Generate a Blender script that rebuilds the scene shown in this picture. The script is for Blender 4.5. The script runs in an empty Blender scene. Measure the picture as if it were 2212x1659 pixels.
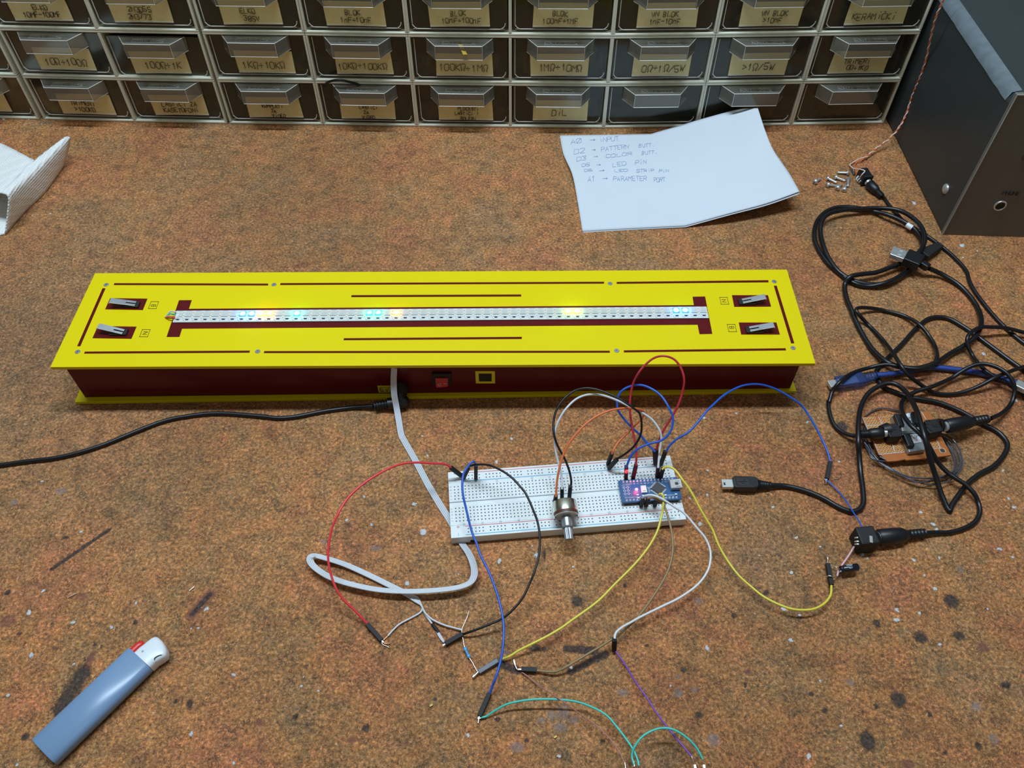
import bpy, math, random
import numpy as np
from mathutils import Vector, Matrix
random.seed(7)
C = bpy.context.scene.collection
sc = bpy.context.scene

# ------------------------------------------------------------------ camera
F_PX, TH, H = 1750.0, math.radians(51.05), 0.505
CT, ST = math.cos(TH), math.sin(TH)
cd = bpy.data.cameras.new('camera'); cam = bpy.data.objects.new('camera', cd); C.objects.link(cam)
cam.location = (0, 0, H); cam.rotation_euler = (math.pi/2 - TH, 0, 0)
cd.sensor_width = 36; cd.lens = F_PX/2212*36; cd.clip_start = .01; cd.clip_end = 20
sc.camera = cam

def ray(u, v):
    a = (u-1106)/F_PX; b = (v-829.5)/F_PX
    return Vector((a, CT-b*ST, -ST-b*CT))
def W(u, v, z=0.0):                      # the point at height z seen at pixel u, v
    d = ray(u, v); return Vector((0, 0, H)) + d*((z-H)/d.z)
def WY(u, v, y):                         # the point at depth y seen at pixel u, v
    d = ray(u, v); return Vector((0, 0, H)) + d*(y/d.y)

# ------------------------------------------------------------------ materials
def nt(name):
    m = bpy.data.materials.new(name); m.use_nodes = True
    t = m.node_tree; t.nodes.clear()
    o = t.nodes.new('ShaderNodeOutputMaterial')
    return m, t, o
def N(t, k, **kw):
    n = t.nodes.new(k)
    for a, b in kw.items(): setattr(n, a, b)
    return n
def mat(name, col, rough=.5, metal=0.0, var=.08, scale=300, bump=0.0, bscale=900, spec=.5, coat=0, emit=None, es=0, trans=0, alpha=1):
    m, t, o = nt(name)
    p = N(t, 'ShaderNodeBsdfPrincipled'); t.links.new(p.outputs[0], o.inputs[0])
    p.inputs['Roughness'].default_value = rough; p.inputs['Metallic'].default_value = metal
    p.inputs['Specular IOR Level'].default_value = spec
    p.inputs['Coat Weight'].default_value = coat
    if trans: p.inputs['Transmission Weight'].default_value = trans
    if emit:
        p.inputs['Emission Color'].default_value = (*emit, 1); p.inputs['Emission Strength'].default_value = es
    tc = N(t, 'ShaderNodeTexCoord')
    if var:
        n = N(t, 'ShaderNodeTexNoise'); n.inputs['Scale'].default_value = scale; n.inputs['Detail'].default_value = 3
        t.links.new(tc.outputs['Object'], n.inputs['Vector'])
        r = N(t, 'ShaderNodeMix', data_type='RGBA')
        r.inputs[6].default_value = (*[c*(1-var) for c in col], 1); r.inputs[7].default_value = (*[min(1, c*(1+var)) for c in col], 1)
        t.links.new(n.outputs[0], r.inputs[0]); t.links.new(r.outputs[2], p.inputs['Base Color'])
    else: p.inputs['Base Color'].default_value = (*col, 1)
    if bump:
        n2 = N(t, 'ShaderNodeTexNoise'); n2.inputs['Scale'].default_value = bscale; n2.inputs['Detail'].default_value = 4
        t.links.new(tc.outputs['Object'], n2.inputs['Vector'])
        b = N(t, 'ShaderNodeBump'); b.inputs['Strength'].default_value = bump; b.inputs['Distance'].default_value = .001
        t.links.new(n2.outputs[0], b.inputs['Height']); t.links.new(b.outputs[0], p.inputs['Normal'])
    return m
def clear(name, tint, haze=.08, hazecol=(.5, .5, .45), rough=.08, ior=1.45):
    m, t, o = nt(name)
    tr = N(t, 'ShaderNodeBsdfTransparent'); tr.inputs[0].default_value = (*tint, 1)
    gl = N(t, 'ShaderNodeBsdfGlossy'); gl.inputs['Roughness'].default_value = rough; gl.inputs[0].default_value = (.9, .9, .9, 1)
    df = N(t, 'ShaderNodeBsdfDiffuse'); df.inputs[0].default_value = (*hazecol, 1)
    m1 = N(t, 'ShaderNodeMixShader'); m2 = N(t, 'ShaderNodeMixShader')
    nz = N(t, 'ShaderNodeTexNoise'); nz.inputs['Scale'].default_value = 60
    mr = N(t, 'ShaderNodeMapRange'); mr.inputs[3].default_value = haze*.6; mr.inputs[4].default_value = haze*1.4
    t.links.new(nz.outputs[0], mr.inputs[0]); t.links.new(mr.outputs[0], m1.inputs[0])
    fr = N(t, 'ShaderNodeFresnel'); fr.inputs[0].default_value = ior
    t.links.new(tr.outputs[0], m1.inputs[1]); t.links.new(df.outputs[0], m1.inputs[2])
    t.links.new(fr.outputs[0], m2.inputs[0]); t.links.new(m1.outputs[0], m2.inputs[1]); t.links.new(gl.outputs[0], m2.inputs[2])
    t.links.new(m2.outputs[0], o.inputs[0])
    return m

M = {}
M['cream'] = mat('cream_plastic', (.74, .75, .61), .45, var=.22, scale=45, bump=.05)
M['smoke'] = clear('smoked_clear_plastic', (.66, .66, .55), .09, (.26, .28, .22), .10)
M['handle'] = clear('clear_handle_plastic', (.80, .79, .72), .20, (.56, .54, .45), .12)
M['edgelight'] = mat('plastic_edge_highlight', (.85, .84, .74), .25, var=.3, scale=80)  # pale lines that paint the bright edge highlights of the clear plastic
M['emboss'] = mat('embossed_plastic', (.42, .43, .39), .4, var=.1)
M['traydark'] = mat('dark_tray', (.040, .038, .024), .4, var=.4, scale=40)
M['tape'] = mat('masking_tape', (.82, .73, .37), .7, var=.12, scale=120, bump=.1)
M['tapewhite'] = mat('tape_torn_edge', (.75, .76, .68), .7)
M['ink'] = mat('pencil_ink', (.035, .030, .022), .6, var=0)
M['pen'] = mat('blue_pen_ink', (.16, .25, .50), .6, var=0)
M['paper'] = mat('white_paper', (.63, .69, .75), .75, var=.03, scale=30)
M['yellow'] = mat('yellow_plastic', (.74, .61, .002), .24, var=.015, scale=20, spec=.3)
M['yellowtape'] = mat('yellow_sticker', (.78, .68, .02), .35, var=.02)
M['maroon'] = mat('maroon_plastic', (.105, .007, .009), .25, var=.06, scale=40, spec=.2)
M['black'] = mat('black_plastic', (.008, .009, .011), .42, var=.15)
M['blackmatte'] = mat('black_matte_plastic', (.006, .006, .007), .65, var=.15)
M['cable'] = mat('black_cable_jacket', (.006, .007, .009), .36, var=.1)
M['steel'] = mat('bright_steel', (.62, .64, .63), .30, .65, var=.08)
M['zinc'] = mat('zinc_plated_steel', (.70, .72, .60), .25, 1, var=.15, scale=60)
M['tin'] = mat('tinned_copper', (.80, .80, .78), .3, 1, var=.1)
M['copper'] = mat('copper_strand', (.85, .45, .25), .3, 1)
M['solder'] = mat('solder', (.93, .94, .95), .25, .1, var=.2, scale=700, bump=.6, bscale=1500)
M['abs'] = mat('white_breadboard_plastic', (.74, .80, .80), .35, var=.02, scale=40)
M['hole'] = mat('contact_hole', (.075, .075, .095), .6, var=.4, scale=500)
M['redline'] = mat('red_printed_line', (.75, .15, .18), .5, var=0)
M['blueline'] = mat('blue_printed_line', (.12, .47, .70), .5, var=0)
M['printgrey'] = mat('grey_print', (.38, .42, .45), .6, var=0)
M['pcb'] = mat('blue_circuit_board', (.005, .085, .24), .40, var=.25, scale=500)
M['silk'] = mat('white_silkscreen', (.65, .75, .85), .5, var=0)
M['chip'] = mat('chip_epoxy', (.035, .038, .045), .55, var=.05)
M['wafer'] = mat('brown_phenolic', (.10, .03, .012), .5)
M['red'] = mat('red_insulation', (.80, .045, .06), .38, var=.05)
M['redv'] = mat('crimson_insulation', (.52, .028, .05), .38, var=.05)
M['blue'] = mat('blue_insulation', (.012, .10, .54), .38, var=.05)
M['white'] = mat('white_insulation', (.70, .74, .76), .38, var=.04)
M['grey'] = mat('grey_white_insulation', (.60, .64, .68), .38, var=.04)
M['orange'] = mat('orange_insulation', (.70, .16, .045), .38, var=.05)
M['yel'] = mat('yellow_insulation', (.74, .65, .07), .38, var=.05)
M['tan'] = mat('brown_insulation', (.26, .18, .075), .38, var=.05)
M['teal'] = mat('teal_insulation', (.06, .56, .47), .38, var=.05)
M['purple'] = mat('purple_insulation', (.17, .05, .42), .38, var=.05)
M['rose'] = mat('rose_brown_insulation', (.40, .17, .14), .38, var=.05)
M['pink'] = mat('pink_insulation', (.72, .42, .44), .38, var=.05)
M['whitepink'] = mat('pale_peach_insulation', (.80, .62, .55), .4, var=.05)
M['greywire'] = mat('dark_grey_wire', (.10, .11, .14), .2, .4, var=.1)
M['slate'] = mat('slate_sleeve', (.085, .10, .135), .45)
M['phenolic'] = mat('orange_phenolic_board', (.42, .13, .028), .45, var=.12, scale=120)
M['padgold'] = mat('pad_ring', (.72, .42, .16), .4, .1)
M['ltblue'] = mat('blue_grey_plastic', (.185, .30, .47), .28, var=.04, scale=50)
M['whiteplastic'] = mat('white_plastic', (.74, .80, .84), .3, var=.02)
M['redplastic'] = mat('red_plastic', (.65, .025, .02), .35)
M['reddark'] = mat('red_rocker_plastic', (.50, .03, .025), .35)
M['devdark'] = mat('dark_blue_grey_paint', (.030, .040, .042), .45, var=.2, scale=12, bump=.15, bscale=1500)
M['devfront'] = mat('grey_brown_anodised', (.145, .145, .130), .60, .0, var=.08, scale=20, bump=.05, bscale=2000)
M['devedge'] = mat('bright_edge', (.45, .46, .44), .35, .5)
M['devhighlight'] = mat('painted_edge_highlight', (.13, .165, .185), .45, var=.3, scale=150)  # highlight of the folded case edge put into the colour
M['devtext'] = mat('dark_print', (.03, .03, .03), .6, var=0)
M['strip'] = mat('white_strip', (.66, .70, .68), .30, var=.05, scale=200, coat=.3)
M['ledoff'] = mat('led_lens', (.62, .66, .62), .25, var=.05, coat=.3)
M['ledeye'] = mat('led_phosphor', (.54, .57, .53), .3, var=.05)
M['bluecable'] = clear('clear_blue_jacket', (.55, .66, .95), .25, (.08, .15, .42), .10)
M['braid'] = mat('braided_shield', (.17, .24, .52), .35, .3, var=.8, scale=500)
M['bodyblue'] = mat('resistor_body', (.10, .38, .72), .35)
M['capblack'] = mat('capacitor_sleeve', (.008, .010, .018), .2, var=0, coat=.4)
M['wall'] = mat('painted_wall', (.35, .34, .30), .8, var=.05, scale=4)
M['alu'] = mat('brushed_aluminium', (.38, .41, .44), .38, .7, var=.25, scale=90)
M['leaf'] = mat('yellow_plastic_scrap', (.62, .45, .06), .5, var=.2, scale=60)
M['clearbag'] = mat('pale_plastic_bag', (.42, .42, .36), .4, var=.3, scale=70)
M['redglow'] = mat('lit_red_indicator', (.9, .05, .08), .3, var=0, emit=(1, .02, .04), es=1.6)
M['redhot'] = mat('lit_red_core', (1, .3, .4), .3, var=0, emit=(1, .15, .25), es=14)
for k, c, s in (('ledblue', (.34, .60, 1), 5), ('ledcyan', (.35, 1, .97), 5), ('ledgreen', (.12, 1, .75), 1.5), ('ledorange', (1, .72, .36), 5), ('ledlime', (.85, 1, .5), 5)):
    M[k] = mat('lit_'+k, (.8, .8, .8), .3, var=0, emit=c, es=s)
    rc = {'ledblue': (0, .15, 1), 'ledcyan': (0, .85, .80), 'ledgreen': (0, .8, .38), 'ledorange': (1, .36, .04), 'ledlime': (.45, .9, .03)}[k]
    M[k+'_rim'] = mat('lit_rim_'+k, tuple(.1+.5*x for x in rc), .3, var=0, emit=rc, es=2.2)

# napkin with a dimpled relief
m, t, o = nt('napkin_paper')
p = N(t, 'ShaderNodeBsdfPrincipled'); p.inputs['Base Color'].default_value = (.82, .84, .82, 1); p.inputs['Roughness'].default_value = .85
v = N(t, 'ShaderNodeTexVoronoi'); v.inputs['Scale'].default_value = 380; v.inputs['Randomness'].default_value = .15
tc = N(t, 'ShaderNodeTexCoord'); t.links.new(tc.outputs['Object'], v.inputs['Vector'])
b = N(t, 'ShaderNodeBump'); b.inputs['Strength'].default_value = 1; b.inputs['Distance'].default_value = .0012
t.links.new(v.outputs['Distance'], b.inputs['Height']); t.links.new(b.outputs[0], p.inputs['Normal']); t.links.new(p.outputs[0], o.inputs[0])
M['napkin'] = m

# bench: brown pressed board, mottled, with stains from a mesh attribute
def bench_material():
    m, t, o = nt('brown_pressed_board')
    L = t.links.new
    tc = N(t, 'ShaderNodeTexCoord'); pos = tc.outputs['Object']
    def noise(s, d=4, r=.6, dist=0, off=0, vec=None):
        n = N(t, 'ShaderNodeTexNoise'); n.inputs['Scale'].default_value = s; n.inputs['Detail'].default_value = d
        n.inputs['Roughness'].default_value = r; n.inputs['Distortion'].default_value = dist
        mp = N(t, 'ShaderNodeMapping'); mp.inputs['Location'].default_value = (off, off*1.7, off*.3)
        L(vec or pos, mp.inputs[0]); L(mp.outputs[0], n.inputs['Vector'])
        return n.outputs[0]
    def ramp(src, stops):
        r = N(t, 'ShaderNodeValToRGB'); e = r.color_ramp.elements
        while len(e) < len(stops): e.new(.5)
        for i, (q, c) in enumerate(stops):
            e[i].position = q; e[i].color = (*c, 1) if isinstance(c, tuple) else (c, c, c, 1)
        L(src, r.inputs[0]); return r.outputs[0]
    def mix(f, a, b, mode='MIX'):
        x = N(t, 'ShaderNodeMix', data_type='RGBA', blend_type=mode)
        for s, k in ((f, 0), (a, 6), (b, 7)):
            if isinstance(s, (int, float)): x.inputs[k].default_value = s
            elif isinstance(s, tuple): x.inputs[k].default_value = (*s, 1)
            else: L(s, x.inputs[k])
        return x.outputs[2]
    OR, OL, RD, GR = (.460, .190, .062), (.350, .190, .074), (.455, .138, .064), (.290, .180, .100)
    at = N(t, 'ShaderNodeAttribute'); at.attribute_name = 'stain'
    base = ramp(noise(14, 5, .65, 0), [(.32, GR), (.43, OL), (.53, OR), (.63, RD), (.72, OR)])
    base = mix(at.outputs['Alpha'], base, (.215, .150, .085))
    chips = ramp(noise(150, 5, .72, .5, 3.1), [(.30, (.17, .110, .065)), (.41, (.27, .155, .070)), (.49, (.50, .205, .068)), (.57, (.34, .200, .090)), (.64, (.52, .160, .078)), (.75, (.46, .28, .16))])
    c1 = mix(.50, base, chips)
    med = ramp(noise(75, 4, .7, .4, 77.0), [(.32, (.70, .70, .74)), (.45, (.94, .95, .94)), (.55, (1.04, 1.03, .99)), (.68, (1.24, 1.14, 1.12))])
    c1 = mix(1.0, c1, med, 'MULTIPLY')
    mott = ramp(noise(460, 5, .8, .35, 8.0), [(.30, .16), (.42, .62), (.51, 1.0), (.60, 1.55), (.70, 2.6)])
    c2 = mix(1.0, c1, mott, 'MULTIPLY')
    broad = ramp(noise(5.5, 4, .6, 0, 5.0), [(.3, .84), (.5, 1.0), (.7, 1.12)])
    c3 = mix(1.0, c2, broad, 'MULTIPLY')
    crack = ramp(noise(210, 4, .7, 1.3, 12.0), [(.472, 0.0), (.492, 1.0), (.508, 1.0), (.528, 0.0)])
    brk = ramp(noise(90, 2, .5, 0, 60.0), [(.42, 0.0), (.58, .9)])
    c4 = mix(mix(1.0, crack, brk, 'MULTIPLY'), c3, (.050, .032, .022))
    lt = ramp(noise(700, 2, .5, .5, 22.0), [(.66, 0.0), (.74, .42)])
    c5 = mix(lt, c4, (.62, .50, .36))
    sp = N(t, 'ShaderNodeSeparateColor'); L(at.outputs['Color'], sp.inputs[0])
    br = noise(420, 4, .7, 0, 30.0)
    def mask(ch):
        s = N(t, 'ShaderNodeMath', operation='ADD'); L(ch, s.inputs[0]); L(br, s.inputs[1])
        mr = N(t, 'ShaderNodeMapRange'); mr.inputs[1].default_value = .78; mr.inputs[2].default_value = 1.12; mr.clamp = True
        L(s.outputs[0], mr.inputs[0])
        g = N(t, 'ShaderNodeMath', operation='GREATER_THAN'); L(ch, g.inputs[0]); g.inputs[1].default_value = .02
        q = N(t, 'ShaderNodeMath', operation='MULTIPLY'); L(mr.outputs[0], q.inputs[0]); L(g.outputs[0], q.inputs[1])
        return q.outputs[0]
    dcol = ramp(noise(500, 3, .7, 0, 41.), [(.35, (.020, .016, .014)), (.6, (.080, .056, .048)), (.75, (.20, .15, .13))])
    gcol = ramp(noise(260, 3, .7, 0, 47.), [(.35, (.17, .14, .13)), (.65, (.30, .25, .24))])
    rcol = ramp(noise(400, 3, .7, 0, 43.), [(.35, (.13, .045, .030)), (.65, (.26, .10, .075))])
    dm = mask(sp.outputs[0]); gm = mask(sp.outputs[1]); rm = mask(sp.outputs[2])
    def part_(mm, k):
        q = N(t, 'ShaderNodeMath', operation='MULTIPLY'); L(mm, q.inputs[0]); q.inputs[1].default_value = k; return q.outputs[0]
    c6 = mix(part_(rm, .75), c5, rcol); c7 = mix(part_(gm, .62), c6, gcol); c8 = mix(part_(dm, .95), c7, dcol)
    p = N(t, 'ShaderNodeBsdfPrincipled'); L(c8, p.inputs['Base Color']); p.inputs['Roughness'].default_value = .62
    p.inputs['Specular IOR Level'].default_value = .3
    hsum = N(t, 'ShaderNodeMath', operation='SUBTRACT'); L(noise(560, 5, .75, .3, 8.0), hsum.inputs[0])
    hm = N(t, 'ShaderNodeMath', operation='MULTIPLY'); L(dm, hm.inputs[0]); hm.inputs[1].default_value = .6
    L(hm.outputs[0], hsum.inputs[1])
    b = N(t, 'ShaderNodeBump'); b.inputs['Strength'].default_value = .7; b.inputs['Distance'].default_value = .0012
    L(hsum.outputs[0], b.inputs['Height']); L(b.outputs[0], p.inputs['Normal'])
    L(p.outputs[0], o.inputs[0])
    return m
M['bench'] = bench_material()

# ------------------------------------------------------------------ mesh builder
class MB:
    def __init__(s): s.v = []; s.f = []; s.sm = []; s.mi = []; s.m = 0
    def add(s, vs, fs, smooth=False):
        o = len(s.v); s.v += [tuple(x) for x in vs]
        for f in fs: s.f.append([i+o for i in f]); s.sm.append(smooth); s.mi.append(s.m)
        return s
    def box(s, lo, hi, X=None):
        x0, y0, z0 = lo; x1, y1, z1 = hi
        vs = [Vector(p) for p in ((x0,y0,z0),(x1,y0,z0),(x1,y1,z0),(x0,y1,z0),(x0,y0,z1),(x1,y0,z1),(x1,y1,z1),(x0,y1,z1))]
        if X is not None: vs = [X @ p for p in vs]
        return s.add(vs, [(0,3,2,1),(4,5,6,7),(0,1,5,4),(1,2,6,5),(2,3,7,6),(3,0,4,7)])
    def prism(s, pts, z0, z1):           # pts: (x, y) outline
        pts = [(p[0], p[1]) for p in pts]
        ar = sum(pts[i][0]*pts[(i+1) % len(pts)][1]-pts[(i+1) % len(pts)][0]*pts[i][1] for i in range(len(pts)))
        if ar < 0: pts = pts[::-1]
        n = len(pts)
        vs = [(x, y, z0) for x, y in pts]+[(x, y, z1) for x, y in pts]
        return s.add(vs, [tuple(range(n-1, -1, -1)), tuple(range(n, 2*n))]+[(i, (i+1) % n, (i+1) % n+n, i+n) for i in range(n)])
    def slab(s, pts, nrm, th):           # 3-D outline extruded along nrm
        n = len(pts); q = [Vector(p) for p in pts]; d = Vector(nrm)*th
        return s.add(q+[p+d for p in q], [tuple(range(n-1, -1, -1)), tuple(range(n, 2*n))]+[(i, (i+1) % n, (i+1) % n+n, i+n) for i in range(n)])
    def tube(s, pts, r, n=10, cap=True, smooth=True, closed=False):
        P = [Vector(p) for p in pts]; R = r if isinstance(r, (list, tuple)) else [r]*len(P)
        k = len(P); T = []
        for i in range(k):
            a = P[max(i-1, 0)]; b = P[min(i+1, k-1)]
            d = (b-a); T.append(d.normalized() if d.length > 1e-9 else (T[-1] if T else Vector((1, 0, 0))))
        u = T[0].orthogonal().normalized(); vs = []; fs = []
        for i in range(k):
            u = (u - T[i]*u.dot(T[i]))
            u = u.normalized() if u.length > 1e-9 else T[i].orthogonal().normalized()
            w = T[i].cross(u)
            for j in range(n):
                a = 2*math.pi*j/n; vs.append(P[i]+(u*math.cos(a)+w*math.sin(a))*R[i])
        for i in range(k-1):
            for j in range(n):
                a = i*n+j; b = i*n+(j+1) % n; fs.append((a, b, b+n, a+n))
        s.add(vs, fs, smooth)
        if cap: s.add(vs[:n], [tuple(range(n-1, -1, -1))]); s.add(vs[-n:], [tuple(range(n))])
        return s
    def rod(s, p0, p1, prof, n=20, smooth=True):   # prof: (distance 0..1 along p0-p1, radius); flat ends
        p0 = Vector(p0); d = Vector(p1)-p0
        T = d.normalized(); u = T.orthogonal().normalized(); w = T.cross(u); vs = []; fs = []
        for q, r in prof:
            for j in range(n):
                a = 2*math.pi*j/n; vs.append(p0+d*q+(u*math.cos(a)+w*math.sin(a))*r)
        for i in range(len(prof)-1):
            for j in range(n):
                a = i*n+j; b = i*n+(j+1) % n; fs.append((a, b, b+n, a+n))
        s.add(vs, fs, smooth); s.add(vs[:n], [tuple(range(n-1, -1, -1))]); s.add(vs[-n:], [tuple(range(n))])
        return s
    def bar(s, p0, p1, w, h, up=(0, 0, 1), w1=None, h1=None):   # rectangular bar from p0 to p1
        p0 = Vector(p0); p1 = Vector(p1); T = (p1-p0).normalized(); sd = T.cross(Vector(up))
        sd = sd.normalized() if sd.length > 1e-6 else T.orthogonal().normalized()
        uu = sd.cross(T).normalized(); w1 = w if w1 is None else w1; h1 = h if h1 is None else h1
        vs = []
        for p, a, b in ((p0, w, h), (p1, w1, h1)):
            for sx, sz in ((-1,-1),(1,-1),(1,1),(-1,1)): vs.append(p+sd*(sx*a/2)+uu*(sz*b/2))
        return s.add(vs, [(0,1,2,3),(7,6,5,4),(0,4,5,1),(1,5,6,2),(2,6,7,3),(3,7,4,0)])
    def blob(s, c, r, n=8, k=5, flat=.4, jit=.3, rnd=random):
        vs = []; fs = []
        for i in range(1, k):
            ph = math.pi/2*(1-i/k)
            for j in range(n):
                a = 2*math.pi*j/n; rr = r*math.cos(ph)*(1+rnd.uniform(-jit, jit))
                vs.append((c[0]+rr*math.cos(a), c[1]+rr*math.sin(a), c[2]+r*flat*math.sin(ph)*(1+rnd.uniform(-jit, jit))))
        for j in range(n):
            a = 2*math.pi*j/n; vs.append((c[0]+r*math.cos(a), c[1]+r*math.sin(a), c[2]))
        for i in range(k-1):
            for j in range(n):
                a = i*n+j; b = i*n+(j+1) % n; fs.append((a, a+n, b+n, b))
        fs.append(tuple(range(n)))
        return s.add(vs, fs, True)

OFF = {}
def thing(name, label, cat, loc=(0, 0, 0), group=None):
    o = bpy.data.objects.new(name, None); C.objects.link(o); o.location = loc; o.empty_display_size = .01
    o['label'] = label; o['category'] = cat
    if group: o['group'] = group
    OFF[o.name] = Vector(loc); return o
def obj(name, mb, mats, parent=None, bevel=0, label=None, kind=None, seg=2):
    if not isinstance(mats, (list, tuple)): mats = [mats]
    me = bpy.data.meshes.new(name); off = OFF.get(parent.name, Vector()) if parent else Vector()
    me.from_pydata([(x[0]-off.x, x[1]-off.y, x[2]-off.z) for x in mb.v], [], mb.f)
    me.polygons.foreach_set('use_smooth', mb.sm); me.polygons.foreach_set('material_index', mb.mi)
    for k in mats: me.materials.append(M[k])
    me.update()
    o = bpy.data.objects.new(name, me); C.objects.link(o)
    if parent: o.parent = parent; OFF[o.name] = off
    if bevel:
        b = o.modifiers.new('b', 'BEVEL'); b.width = bevel; b.segments = seg; b.limit_method = 'ANGLE'; b.angle_limit = .6
        b.harden_normals = False
    if label: o['label'] = label
    if kind: o['kind'] = kind
    return o
def solo(o, label, cat, group=None):
    o['label'] = label; o['category'] = cat
    if group: o['group'] = group
    return o
def recenter(o, c):
    c = Vector(c); o.data.transform(Matrix.Translation(-c)); o.location = c
def spline(pts, sub=7):
    P = [Vector(p) for p in pts]
    if len(P) < 3: return P
    P = [P[0]*2-P[1]]+P+[P[-1]*2-P[-2]]; out = []
    for i in range(1, len(P)-2):
        a, b, c, d = P[i-1:i+3]
        for k in range(sub):
            t = k/sub
            out.append(.5*((2*b)+(c-a)*t+(2*a-5*b+4*c-d)*t*t+(3*b-a-3*c+d)*t**3))
    out.append(P[-2]); return out
def px(pts, z=0, scale=1, off=(0, 0)):
    out = []
    for p in pts: out.append(W(off[0]+p[0]*scale, off[1]+p[1]*scale, (p[2] if len(p) > 2 else z)/1000))
    return out

# ------------------------------------------------------------------ single-stroke lettering
G = {'A': '002640 1232', 'B': '000626353423032332312000', 'C': '4536160501103041', 'D': '00062645412000', 'E': '46060040 0333',
 'F': '460600 0333', 'G': '45361605011030414323', 'H': '0006 4046 0343', 'I': '2026', 'J': '4641301001', 'K': '0006 460340', 'L': '060040',
 'M': '0006234640', 'N': '00064046', 'O': '160501103041453616', 'P': '00063645443303', 'R': '00063645443303 2340',
 'S': '453616050413334241301001', 'T': '0646 2620', 'U': '060110304146', 'V': '062046', 'W': '0610243046', 'X': '0046 0640', 'Z': '06460040',
 '0': '160501103041453616', 'Ø': '160501103041453616 0046', '1': '142620', '2': '05163645440040', '3': '064623334241301001', '4': '30360242',
 '5': '460603334241301001', '6': '36160401103041423303', '7': '064610', '8': '160504133344453616 130201103041423313', '9': '404536160503133343',
 'Ω': '001011030516364543313040', '÷': '0343 2425 2122', '-': '0343', '>': '054301', '/': '0046', '.': '2021', '+': '0343 2125', '→': '0343 354331',
 'µ': '0005 01203135 3140', 'Č': '4536160501103041 182738', 'И': '06004640', 'П': '00064640', 'Д': '0040 102630', 'Х': '0046 0640', 'i': '2024 2627',
 'n': '0004 03143430', '|': '2026', 'Y': '062346 2320'}
def text(mb, s, fn, h, adv=.78, r=.00022, jit=.25, center=True, asp=.6, seed=0, n=4):
    rn = random.Random(sum(map(ord, s))+seed)
    cw = h*asp; step = cw/adv; x0 = -(len(s)-1)*step/2-cw/2 if center else 0
    for i, ch in enumerate(s):
        if ch not in G: continue
        dx, dy, sh = rn.uniform(-jit, jit)*h*.12, rn.uniform(-jit, jit)*h*.25, rn.uniform(-.1, .25)*jit
        for st in G[ch].split():
            q = [(int(st[k]), int(st[k+1])) for k in range(0, len(st), 2)]
            pts = []
            for a, b in q:
                X = a/4*cw+rn.uniform(-jit, jit)*h*.05; Y = b/6*h+rn.uniform(-jit, jit)*h*.05
                pts.append((x0+i*step+X+dx+Y*sh, Y+dy))
            dense = []
            for (a, b), (c, d) in zip(pts, pts[1:]):
                for k in range(2): dense.append((a+(c-a)*k/2, b+(d-b)*k/2))
            dense.append(pts[-1])
            mb.tube([fn(*p) for p in dense], r, n, smooth=False)

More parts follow.
